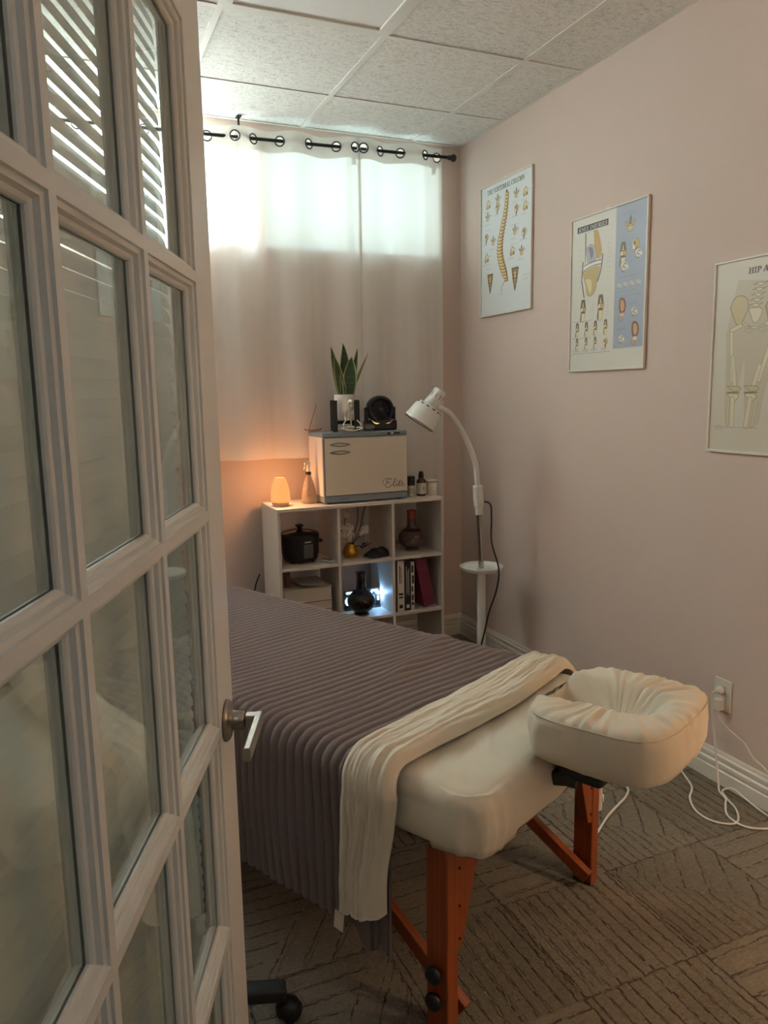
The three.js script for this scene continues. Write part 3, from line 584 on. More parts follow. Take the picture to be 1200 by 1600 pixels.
{ // incense holder
  const t = thing('incense_holder', 'thin incense stick leaning in a small brown tray on towel warmer', 'incense holder', [-0.915, CT, 0.14]);
  add('tray', cloth(16, 6, (a, b) => { const x = lerp(-0.062, 0.028, a); return [x, 0.004 + 0.02 * (2 * a - 1) ** 4 * 0.35, (b - 0.5) * 0.022]; }, 0.003), std({ color: '#6a4632', roughness: 0.6 }), t);
  add('stick', rod(V(-0.04, 0.004, 0), V(0.005, 0.135, 0.0), 0.0013, 0.0013, 6), std({ color: '#5d4638', roughness: 0.8 }), t);
}
{ // snake plant
  const X = -0.792, Z = 0.232;
  const stand = thing('plant_stand', 'black four-post plant stand holding the white pot', 'plant stand', [X, CT, Z], -0.26);
  const R = 0.078;
  for (let k = 0; k < 4; k++) { const a = k * Math.PI / 2 + Math.PI / 4; const x = R * Math.cos(a), z = R * Math.sin(a); add('post', box(x - 0.013, x + 0.013, 0, 0.155, z - 0.013, z + 0.013, 0.003), M.blackPlastic, stand); }
  add('cross_bar', merge(bar(V(-R * 0.7, 0.045, -R * 0.7), V(R * 0.7, 0.045, R * 0.7), 0.016, 0.016), bar(V(-R * 0.7, 0.045, R * 0.7), V(R * 0.7, 0.045, -R * 0.7), 0.016, 0.0155)), M.blackPlastic, stand);
  const t = thing('potted_plant', 'snake plant with upright variegated leaves in a white pot', 'plant', [X, CT + 0.054, Z]);
  add('pot', lathe([[0, 0], [0.045, 0], [0.049, 0.004], [0.0515, 0.11], [0.0515, 0.128], [0.048, 0.129], [0.0465, 0.115], [0, 0.112]], 40), std({ color: '#e9e4dc', roughness: 0.35 }), t);
  add('soil', lathe([[0, 0.1165], [0.03, 0.118], [0.0468, 0.1155]], 24), std({ color: '#3b2a20', roughness: 1 }), t);
  const leafMap = tex(canvas(128, 512, (g, w, h) => { g.fillStyle = '#aeb384'; g.fillRect(0, 0, w, h); g.fillStyle = '#33502f'; g.fillRect(w * 0.08, 0, w * 0.84, h); for (let k = 0; k < 90; k++) { g.strokeStyle = `rgba(${rnd() < 0.5 ? '110,140,95' : '24,42,26'},.45)`; g.lineWidth = rr(1, 4); const y = rr(0, h); g.beginPath(); g.moveTo(w * 0.13, y); g.quadraticCurveTo(w / 2, y + rr(-14, 14), w * 0.87, y + rr(-6, 6)); g.stroke(); } }));
  const leafMat = std({ map: leafMap, roughness: 0.45 });
  const leaf = (bx, bz, L, w, tx, tz, face, curl) => {
    const g = cloth(28, 6, (a, b) => {
      const wid = 1.45 * w * Math.pow(Math.sin(Math.PI * clamp(0.2 + 0.8 * a, 0, 1)), 0.75) * (a > 0.97 ? 0.4 : 1), s = (b - 0.5) * wid, fold = 0.25 * wid * (2 * b - 1) ** 2;
      const cx = bx + tx * Math.pow(a, 1.3), cz = bz + tz * Math.pow(a, 1.3), c = Math.cos(face + curl * a), q = Math.sin(face + curl * a);
      return [cx + s * c + fold * q, 0.112 + L * a, cz - s * q + fold * c, b, a];
    }, 0.0022);
    add('leaf', g, leafMat, t);
  };
  leaf(0.0, 0.0, 0.268, 0.05, -0.002, 0.0, 0.1, 0.3); leaf(0.012, 0.022, 0.2, 0.05, 0.018, 0.014, 0.0, -0.4); leaf(0.018, -0.005, 0.245, 0.04, 0.062, -0.01, 0.35, 0.4);
  leaf(0.026, 0.006, 0.22, 0.03, 0.1, 0.01, 0.9, 0.2); leaf(-0.016, 0.008, 0.252, 0.03, -0.052, 0.004, -0.9, 0.2); leaf(-0.012, 0.018, 0.205, 0.034, -0.044, 0.012, -0.5, -0.2);
}
{ // yoga skeleton figurine
  const t = thing('skeleton_figurine', 'small ivory skeleton figurine sitting cross-legged before the white pot', 'figurine', [-0.782, CT, 0.292], -0.2); t.scale.setScalar(1.2);
  const bone = std({ color: '#e2dac9', roughness: 0.55 });
  const g = [rod(V(0, 0.012, 0), V(0, 0.098, 0), 0.0036, 0.0026, 8)];
  for (let k = 0; k < 6; k++) { const o = new THREE.TorusGeometry(0.0135 - 0.0008 * Math.abs(k - 2), 0.0016, 6, 18); o.rotateX(Math.PI / 2 + 0.2); o.scale(1, 1, 0.72); o.translate(0, 0.052 + k * 0.0062, 0.004); g.push(o); }
  add('torso', merge(g), bone, t);
  add('pelvis', merge(moved(new THREE.TorusGeometry(0.013, 0.0042, 8, 20), 0, 0.016, 0, 0, 1.2), box(-0.009, 0.009, 0.008, 0.02, -0.006, 0.002, 0.003)), bone, t);
  const sk = new THREE.SphereGeometry(0.0135, 20, 16); sk.scale(0.86, 1, 1.05); sk.translate(0, 0.118, 0.001);
  const skull = add('skull', merge(sk, box(-0.0068, 0.0068, 0.1, 0.11, 0.0015, 0.0125, 0.003)), bone, t);
  for (const x of [-0.0045, 0.0045]) add('eye_socket', moved(new THREE.SphereGeometry(0.0029, 8, 8), x, 0.118, 0.0125), M.dark, skull);
  for (const s of [-1, 1]) {
    add('arm', merge(tube([[s * 0.017, 0.088, 0], [s * 0.026, 0.064, 0.002], [s * 0.024, 0.045, 0.012]], 0.0025, 12, 6), tube([[s * 0.024, 0.045, 0.012], [s * 0.034, 0.034, 0.022], [s * 0.036, 0.026, 0.028]], 0.0022, 12, 6), rod(V(0, 0.09, 0), V(s * 0.018, 0.088, 0), 0.0018)), bone, t);
    add('leg', merge(tube([[s * 0.012, 0.014, 0.004], [s * 0.03, 0.018, 0.018], [s * 0.042, 0.015, 0.03]], 0.0034, 12, 6), tube([[s * 0.042, 0.014, 0.03], [s * 0.016, 0.0075, 0.042], [-s * 0.006, 0.006, 0.036]], 0.0028, 14, 6), moved(new THREE.SphereGeometry(0.0042, 8, 8), s * 0.042, 0.0145, 0.03)), bone, t);
  }
}
{ // stones
  const g = new THREE.IcosahedronGeometry(0.03, 4), p = g.attributes.position;
  for (let i = 0; i < p.count; i++) { const q = V().fromBufferAttribute(p, i), k = 1 + 0.16 * N(q.x * 60, q.y * 60, q.z * 60); p.setXYZ(i, q.x * k * 1.05, Math.max(-0.018, q.y * k * 0.62), q.z * k * 0.8); }
  const m = mergeVertices((g.deleteAttribute('normal'), g.deleteAttribute('uv'), g)); m.computeVertexNormals();
  const o = tag(add('stone', m, std({ color: '#6d6964', roughness: 0.8 })), 'small grey stone between the figurine and black fan', 'stone'); o.position.set(-0.692, CT + 0.0178, 0.302);
}
{ // desk fan
  const t = thing('desk_fan', 'small black round desk fan on top of the towel warmer', 'fan', [-0.603, CT, 0.235], -0.12);
  add('base', merge(box(-0.08, 0.08, 0, 0.052, -0.04, 0.045, 0.01, 3), box(-0.08, -0.064, 0.03, 0.118, -0.022, 0.022, 0.007), box(0.064, 0.08, 0.03, 0.118, -0.022, 0.022, 0.007)), M.blackPlastic, t);
  const yc = 0.105;
  const ring = lathe([[0.053, -0.03], [0.066, -0.03], [0.069, -0.02], [0.069, 0.022], [0.065, 0.031], [0.056, 0.033], [0.052, 0.028], [0.052, -0.028], [0.053, -0.03]], 48); ring.rotateX(Math.PI / 2); ring.translate(0, yc, 0);
  add('housing', ring, M.blackPlastic, t);
  const gr = []; for (const r of [0.012, 0.02, 0.028, 0.036, 0.044]) gr.push(moved(new THREE.TorusGeometry(r, 0.0011, 6, 40), 0, yc, 0.028));
  for (let k = 0; k < 10; k++) { const a = k * Math.PI / 5; gr.push(rod(V(0.008 * Math.cos(a), yc + 0.008 * Math.sin(a), 0.0275), V(0.054 * Math.cos(a + 0.4), yc + 0.054 * Math.sin(a + 0.4), 0.0275), 0.0012, 0.0012, 5)); }
  add('grille', merge(gr), M.greyPlastic, t);
  add('hub', moved(lathe([[0, 0], [0.012, 0], [0.012, 0.004], [0.008, 0.007], [0, 0.007]], 20), 0, yc, 0.026, 0, Math.PI / 2), M.greyPlastic, t);
  for (let k = 0; k < 4; k++) { const a = k * Math.PI / 2; add('blade', moved(grid(6, 6, (p, q) => { const r = lerp(0.008, 0.048, p), an = a + (q - 0.5) * 1.1 + p * 0.4; return [r * Math.cos(an), r * Math.sin(an), (q - 0.5) * 0.018]; }), 0, yc, 0), M.blackPlastic, t); }
  add('back_plate', moved(lathe([[0, 0], [0.055, 0], [0.055, 0.004], [0, 0.004]], 32), 0, yc, -0.03, 0, Math.PI / 2), M.blackPlastic, t);
  for (const s of [-1, 1]) { const sh = new THREE.Shape(); sh.moveTo(s * 0.012, 0.05); sh.quadraticCurveTo(s * 0.04, 0.03, s * 0.058, 0.07); sh.quadraticCurveTo(s * 0.04, 0.046, s * 0.012, 0.05); const g = new THREE.ExtrudeGeometry(sh, { depth: 0.004, bevelEnabled: false, curveSegments: 10 }); g.translate(0, -0.012, 0.0425); add('silver_accent', s > 0 ? g : flip(flip(g)), M.chrome, t); }
}
// bottles at the far end
{
  const t = thing('small_bottle', 'short white-labelled bottle with wide black cap by towel warmer', 'bottle', [-0.447, ST, 0.268]);
  add('body', lathe([[0, 0], [0.017, 0], [0.0185, 0.003], [0.0185, 0.055], [0.0165, 0.06], [0, 0.06]], 24), std({ color: '#d8d2c8', roughness: 0.5 }), t);
  add('cap', lathe([[0, 0.058], [0.021, 0.058], [0.0215, 0.062], [0.0215, 0.102], [0.019, 0.106], [0, 0.106]], 24), M.blackPlastic, t);
  add('label_print', merge(...[0.018, 0.028, 0.038].map((y) => lathe([[0.0187, y], [0.0188, y + 0.001], [0.0187, y + 0.0035]], 24))), std({ color: '#77726c', roughness: 0.6 }), t);
  const b = thing('amber_bottle', 'brown glass dropper bottle with cream label and black cap', 'bottle', [-0.389, ST, 0.272]);
  add('glass', lathe([[0, 0], [0.023, 0], [0.0255, 0.003], [0.0255, 0.075], [0.022, 0.085], [0.0125, 0.093], [0.0115, 0.1], [0, 0.1]], 28), phys({ color: '#4a2812', roughness: 0.15, clearcoat: 0.5 }), b);
  add('cap', lathe([[0, 0.096], [0.0145, 0.096], [0.0145, 0.112], [0.012, 0.116], [0.0115, 0.128], [0, 0.129]], 20), M.blackPlastic, b);
  add('label', lathe([[0.0257, 0.012], [0.026, 0.013], [0.026, 0.068], [0.0257, 0.069]], 28), std({ color: '#cfc5b3', roughness: 0.7 }), b);
  add('label_mark', merge(tube([[-0.004, 0.05, 0.0262], [0.004, 0.046, 0.0262], [-0.003, 0.038, 0.0262], [0.005, 0.032, 0.0262]], 0.0012, 20, 5)), M.dark, b);
  const j = thing('white_jar', 'white lidded jar at the wall end of the cube shelf', 'jar', [-0.326, ST, 0.268]);
  add('body', lathe([[0, 0], [0.026, 0], [0.028, 0.003], [0.0285, 0.068], [0, 0.068]], 28), std({ color: '#dfd6ca', roughness: 0.4 }), j);
  add('lid', lathe([[0, 0.068], [0.031, 0.068], [0.031, 0.079], [0.029, 0.081], [0, 0.081]], 28), std({ color: '#e4ddd2', roughness: 0.4 }), j);
}
// ---- upper row of cubes
{ // cooker
  const t = thing('slow_cooker', 'round black slow cooker with knob lid in the upper cube', 'cooker', [-1.05, Y1, 0.235]);
  add('pot_body', lathe([[0, 0.008], [0.075, 0.008], [0.086, 0.016], [0.0925, 0.045], [0.096, 0.125], [0.0985, 0.132], [0.096, 0.136], [0, 0.136]], 44), M.blackPlastic, t);
  add('lid', lathe([[0.096, 0.136], [0.097, 0.14], [0.09, 0.148], [0.06, 0.158], [0.02, 0.163], [0, 0.163]], 44), std({ color: '#26282c', roughness: 0.18 }), t);
  add('knob', lathe([[0, 0.162], [0.012, 0.162], [0.011, 0.172], [0.02, 0.178], [0.021, 0.186], [0.012, 0.191], [0, 0.192]], 24), M.blackPlastic, t);
  add('control_panel', moved(box(-0.026, 0.026, 0.03, 0.1, 0, 0.01, 0.004), 0.015, 0, 0.087, 0.16), M.greyPlastic, t);
  add('badge', moved(box(-0.018, 0.018, 0.108, 0.115, 0, 0.002, 0.0008), 0.012, 0, 0.0945, 0.14), M.chrome, t);
  for (const s of [-1, 1]) add('side_handle', box(s * 0.1 - 0.012, s * 0.1 + 0.012, 0.092, 0.108, -0.03, 0.03, 0.005), M.blackPlastic, t);
  for (const s of [-1, 1]) add('foot', box(s * 0.05 - 0.01, s * 0.05 + 0.01, 0, 0.01, -0.05, 0.05, 0.003), M.blackPlastic, t);
}
{
  const t = thing('remote_control', 'small pale remote control lying beside the slow cooker', 'remote', [-0.934, Y1, 0.325], 0.5);
  add('body', box(-0.02, 0.02, 0, 0.014, -0.045, 0.045, 0.006, 3), std({ color: '#b5afa8', roughness: 0.4 }), t);
  for (let k = 0; k < 6; k++) add('button', box(-0.011 + (k % 2) * 0.013, -0.002 + (k % 2) * 0.013, 0.013, 0.0155, -0.03 + Math.floor(k / 2) * 0.02, -0.02 + Math.floor(k / 2) * 0.02, 0.001), M.greyPlastic, t);
}
{ // gold pot with blossom branches
  const t = thing('blossom_arrangement', 'dark twigs with pale blossoms in a ribbed golden pot', 'flower arrangement', [-0.79, Y1, 0.262]);
  const gold = std({ color: '#b98a34', metalness: 0.75, roughness: 0.35 });
  add('pot', lathe([[0, 0], [0.034, 0], [0.036, 0.004], [0.032, 0.009], [0.04, 0.016], [0.043, 0.024], [0.038, 0.032], [0.04, 0.038], [0.033, 0.046], [0.035, 0.052], [0.026, 0.06], [0.024, 0.066], [0.027, 0.07], [0.022, 0.07], [0.018, 0.06], [0, 0.058]], 36), gold, t);
  const twig = std({ color: '#2b211d', roughness: 0.8 }), petal = std({ color: '#d7cbc0', roughness: 0.8 }), bud = std({ color: '#5b4034', roughness: 0.8 });
  const br = [[[0, 0.06, 0], [-0.014, 0.12, 0.004], [-0.03, 0.17, 0.0], [-0.02, 0.22, 0.006], [-0.004, 0.262, 0]], [[0.002, 0.06, 0], [0.028, 0.12, -0.01], [0.046, 0.19, -0.01], [0.05, 0.274, -0.016]], [[0.004, 0.06, 0], [0.05, 0.13, 0.0], [0.07, 0.2, -0.004], [0.094, 0.274, -0.006]], [[-0.002, 0.06, 0], [-0.03, 0.1, 0.01], [-0.05, 0.14, 0.006], [-0.058, 0.19, 0.004]], [[0.004, 0.06, 0.004], [0.04, 0.1, 0.012], [0.07, 0.13, 0.01], [0.08, 0.15, 0.014]], [[0.004, 0.055, 0.002], [0.05, 0.058, 0.02], [0.085, 0.062, 0.03], [0.1, 0.07, 0.03]]];
  for (const b of br) add('twig', tube(b, 0.0021, 24, 6), twig, t);
  const spots = [[-0.004, 0.25, 0.006], [-0.02, 0.22, 0.01], [-0.056, 0.205, 0.008], [-0.05, 0.16, 0.012], [-0.03, 0.15, 0.012], [-0.012, 0.135, 0.014], [-0.018, 0.165, 0.012], [0.002, 0.155, 0.012], [-0.046, 0.125, 0.012], [-0.026, 0.115, 0.014], [0.066, 0.14, 0.012], [0.08, 0.15, 0.016], [0.056, 0.122, 0.014], [-0.008, 0.1, 0.012], [0.006, 0.118, 0.012], [0.084, 0.128, 0.014]];
  const petalGeo = new THREE.SphereGeometry(0.0085, 8, 6); petalGeo.scale(1, 0.5, 1);
  for (const [x, y, z] of spots) {
    const b = add('blossom', moved(new THREE.SphereGeometry(0.0042, 8, 6), x, y, z), bud, t), g = [];
    for (let k = 0; k < 5; k++) { const a = k * 1.257 + x * 50, q = petalGeo.clone(); q.rotateX(1.2); q.rotateZ(a); q.translate(x + 0.0078 * Math.cos(a), y + 0.0078 * Math.sin(a), z + rr(-0.002, 0.004)); g.push(q); }
    add('petals', merge(g), petal, b);
  }
  for (let k = 0; k < 5; k++) add('leaf', moved(extrudeShape([[0, 0], [0.014, 0.006], [0.03, 0.002], [0.014, -0.006]], 0.0012), 0.04 + k * 0.012, 0.052 + (k % 2) * 0.012, 0.024, 0.3 * k, 0, rr(-0.5, 0.5)), twig, t);
}
{ // black pouch
  const g = cloth(30, 20, (a, b) => { const x = (a - 0.5) * 0.13, z = (b - 0.5) * 0.07, e = Math.pow(Math.max(0, 1 - Math.abs(2 * a - 1) ** 2.4), 0.5) * Math.pow(Math.max(0, 1 - Math.abs(2 * b - 1) ** 2.4), 0.5); return [x + 0.01 * N(b * 4, 1), 0.004 + e * (0.03 + 0.016 * a + 0.008 * N(a * 5, b * 5)), z + 0.008 * N(a * 4, 5)]; }, 0.003);
  const o = tag(add('pouch', g, std({ color: '#121314', roughness: 0.55 })), 'soft black pouch lying beside the golden pot', 'pouch'); o.position.set(-0.662, Y1 + 0.0005, 0.318); o.rotation.y = 0.25;
}
function vaseMap(base, dark, pale, rim) {
  return tex(canvas(512, 512, (g, w, h) => {
    g.fillStyle = base; g.fillRect(0, 0, w, h);
    if (rim) { g.fillStyle = rim; g.fillRect(0, 0, w, h * 0.2); }
    g.fillStyle = dark; g.fillRect(0, h * 0.45, w, h * 0.06); g.fillRect(0, h * 0.88, w, h * 0.05);
    for (let k = 0; k < 26; k++) { g.strokeStyle = k % 2 ? pale : dark; g.lineWidth = rr(3, 7); const x = k * w / 26, y = h * rr(0.58, 0.82); g.beginPath(); g.arc(x, y, rr(8, 22), 0, rr(3, 6)); g.stroke(); g.beginPath(); g.moveTo(x, y); g.lineTo(x + rr(-18, 18), y + rr(-30, 30)); g.stroke(); }
    for (let k = 0; k < 20; k++) { g.strokeStyle = dark; g.lineWidth = 3; g.beginPath(); g.arc(k * w / 20, h * 0.36, 10, 0, 4); g.stroke(); }
    speckle(g, w, h, 20);
  }));
}
const vaseProf = (k) => [[0, 0], [0.036, 0], [0.036, 0.006], [0.033, 0.012], [0.048, 0.022], [0.064, 0.042], [0.0695, 0.064], [0.066, 0.084], [0.05, 0.104], [0.032, 0.117], [0.0245, 0.13], [0.023, 0.15], [0.023, 0.185], [0.025, 0.205], [0.027, 0.208], [0.0245, 0.208], [0.021, 0.19], [0.02, 0.14], [0, 0.13]].map(([x, y]) => [x * k, y * k]);
function smoothLathe(p, seg) { const c = new THREE.SplineCurve(p.map(([x, y]) => new THREE.Vector2(x, y))), s = c.getPoints(70).map((q) => [Math.max(0, q.x), Math.max(0, q.y)]); const g = lathe(s, seg), uv = g.attributes.uv, pos = g.attributes.position; let top = 0; for (let i = 0; i < pos.count; i++) top = Math.max(top, pos.getY(i)); for (let i = 0; i < pos.count; i++) uv.setXY(i, uv.getX(i) * 2, pos.getY(i) / top); return g; }
{
  const t = thing('patterned_vase', 'round patterned vase with red neck in the upper cube', 'vase', [-0.434, Y1, 0.245]);
  add('vase_body', smoothLathe(vaseProf(1.02), 48), std({ map: vaseMap('#5d4c48', '#26222a', '#8d8f96', '#9c4a3e'), roughness: 0.4 }), t);
}
// ---- middle row of cubes
{
  const t = thing('dark_vase', 'dark round vase standing before the glowing digital clock', 'vase', [-0.755, Y0, 0.31]);
  add('vase_body', smoothLathe(vaseProf(1.05), 48), std({ map: vaseMap('#231a18', '#0f0d0e', '#4c423c', '#3a2420'), roughness: 0.25 }), t);
}
{ // glowing clock
  const t = thing('digital_clock', 'white glowing digital clock standing in the middle cube', 'clock', [-0.715, Y0, 0.225]);
  const led = new THREE.MeshStandardMaterial({ color: '#e8f4f4', emissive: new THREE.Color().setRGB(0.62, 0.95, 1.0), emissiveIntensity: 1.5 });
  add('clock_frame', merge(box(-0.1, 0.1, 0, 0.008, -0.016, 0.012, 0.003), box(-0.1, 0.1, 0.006, 0.104, -0.013, -0.009, 0.001)), M.blackPlastic, t);
  const seg = { a: [[0, 1], [1, 1]], b: [[1, 1], [1, 0.5]], c: [[1, 0.5], [1, 0]], d: [[0, 0], [1, 0]], e: [[0, 0.5], [0, 0]], f: [[0, 1], [0, 0.5]], g: [[0, 0.5], [1, 0.5]] };
  const digits = { 2: 'abged', 0: 'abcdef', 1: 'bc', 7: 'abcf' };
  [['2', -0.092], ['1', -0.02], ['7', 0.0485]].forEach(([ch, x]) => {
    const g = [...digits[ch]].map((s) => { const [[x0, y0], [x1, y1]] = seg[s]; const h = x0 === x1; return bar(V(x + x0 * 0.04, 0.032 + y0 * 0.06 - (h ? 0.003 : 0), 0), V(x + x1 * 0.04, 0.032 + y1 * 0.06 + (h ? 0.003 : 0), 0), 0.012, 0.011, 0.005, V(0, 0, 1)); });
    add('led_digit', merge(g), led, t);
  });
  add('led_colon', merge(moved(new THREE.SphereGeometry(0.004, 10, 8), -0.034, 0.05, 0), moved(new THREE.SphereGeometry(0.004, 10, 8), -0.034, 0.072, 0)), led, t);
  const l = new THREE.PointLight(new THREE.Color().setRGB(0.25, 0.52, 1.0), 0.03, 0, 2); l.position.set(-0.715 + 0.0485 + 0.04, Y0 + 0.075, 0.225); l.castShadow = true; l.shadow.radius = 0.2; scene.add(l);
}
{ // books
  const paper = std({ color: '#d8d0c2', roughness: 0.9 });
  const book = (name, label, x, w, h, d, lean, cover, marks) => {
    const t = thing(name, label, 'book', [x, Y0, 0.362 - d / 2]); t.rotation.z = lean;
    add('cover', merge(box(0, 0.0022, 0, h, -d / 2, d / 2, 0.0008), box(w - 0.0022, w, 0, h, -d / 2, d / 2, 0.0008), box(0, w, 0, h, d / 2 - 0.0022, d / 2, 0.0008)), cover, t);
    add('pages', box(0.0022, w - 0.0022, 0.003, h - 0.003, -d / 2 + 0.003, d / 2 - 0.003), paper, t);
    if (marks) for (const [y0, y1, a, b] of marks) add('spine_print', box(a * w, b * w, y0 * h, y1 * h, d / 2, d / 2 + 0.0006), marks.ink, t);
  };
  const ink = (a, m) => { a.ink = m; return a; };
  const blk = std({ color: '#242122', roughness: 0.6 }), wht = std({ color: '#d9d3ca', roughness: 0.6 });
  book('book', 'thin dark purple book at the divider end of the row', -0.592, 0.016, 0.262, 0.19, 0, std({ color: '#2b2230', roughness: 0.5 }), null);
  book('book', 'thick white-spined book with black spine lettering', -0.5745, 0.04, 0.268, 0.2, 0, wht, ink([[0.55, 0.9, 0.3, 0.42], [0.55, 0.86, 0.55, 0.62], [0.32, 0.36, 0.2, 0.8], [0.26, 0.29, 0.2, 0.8], [0.06, 0.13, 0.25, 0.75]], blk));
  book('book', 'black-spined book with fine white lettering between two books', -0.532, 0.034, 0.262, 0.2, 0, blk, ink([[0.3, 0.9, 0.25, 0.32], [0.35, 0.8, 0.45, 0.5], [0.3, 0.85, 0.65, 0.72], [0.05, 0.12, 0.25, 0.75]], wht));
  book('book', 'thin white-spined book with black print beside pink binder', -0.4965, 0.02, 0.256, 0.2, 0, wht, ink([[0.1, 0.16, 0.2, 0.8], [0.2, 0.32, 0.25, 0.7], [0.38, 0.5, 0.2, 0.6], [0.55, 0.72, 0.3, 0.8], [0.78, 0.92, 0.2, 0.7]], blk));
  const t = thing('ring_binder', 'dark pink binder leaning against the white-spined books', 'binder', [-0.416, Y0, 0.255]); t.rotation.z = 0.2;
  const pink = phys({ color: '#6e1c3a', roughness: 0.4, clearcoat: 0.3 });
  add('cover', merge(box(0, 0.003, 0.002, 0.262, -0.1, 0.1, 0.001), box(0.063, 0.066, 0.002, 0.262, -0.1, 0.1, 0.001), box(0, 0.066, 0.002, 0.262, 0.097, 0.1, 0.001)), pink, t);
  add('pages', box(0.006, 0.06, 0.006, 0.25, -0.095, 0.09), paper, t);
  add('metal_corner', merge(box(0.0605, 0.0666, 0.0015, 0.012, 0.09, 0.1006, 0.0008)), M.chrome, t);
}
{ // mid-left cube: wooden block and papers
  const t = thing('wooden_block', 'small brown wooden block standing in the cube below cooker', 'wooden block', [-1.152, Y0 + 0.182, 0.29]);
  add('block', metreUV(box(-0.026, 0.026, 0, 0.075, -0.02, 0.02, 0.003)), std({ color: '#6b4c36', roughness: 0.7 }), t);
  add('carved_groove', box(-0.004, 0.004, 0.012, 0.062, 0.0195, 0.0205), std({ color: '#3d291d', roughness: 0.8 }), t);
  const names = [['#c8bfb4', 'lowest pale folder in the stack under the wooden block', 0.06], ['#5d2a26', 'maroon folder in the middle of the stack under wooden block', 0.05], ['#cfc7bd', 'pale upper folder in the stack under the wooden block', 0.07]];
  let y = Y0; for (const [c, label, h] of names) { const o = thing('paper_folder', label, 'folder', [-1.05, y, 0.235], rr(-0.03, 0.03)); add('cover', merge(box(-0.125, 0.125, 0, 0.003, -0.12, 0.12, 0.001), box(-0.125, 0.125, h - 0.003, h - 0.0002, -0.12, 0.12, 0.001), box(-0.125, -0.122, 0, h - 0.001, -0.12, 0.12)), std({ color: c, roughness: 0.7 }), o); add('pages', box(-0.12, 0.12, 0.003, h - 0.003, -0.115, 0.115), std({ color: '#cbc3b8', roughness: 0.9 }), o); y += h; }
  const o = tag(add('paper_sheets', cloth(20, 12, (a, b) => [(a - 0.5) * 0.14, 0.003 + 0.016 * (1 - a) * b + 0.004 * N(a * 4, b * 3), (b - 0.5) * 0.2], 0.0025), std({ color: '#d6cfc6', roughness: 0.9 })), 'loose white papers on top of the folder stack', 'papers'); o.position.set(-1.02, y + 0.0005, 0.26);
}
tag(add('black_cable', tube([[-1.212, 0.5, 0.03], [-1.235, 0.46, 0.045], [-1.25, 0.4, 0.05], [-1.24, 0.2, 0.04], [-1.23, 0.006, 0.05], [-1.2, 0.005, 0.04]], 0.004, 40, 8), M.blackPlastic), 'black power cord hanging behind the cube shelf side', 'cord');

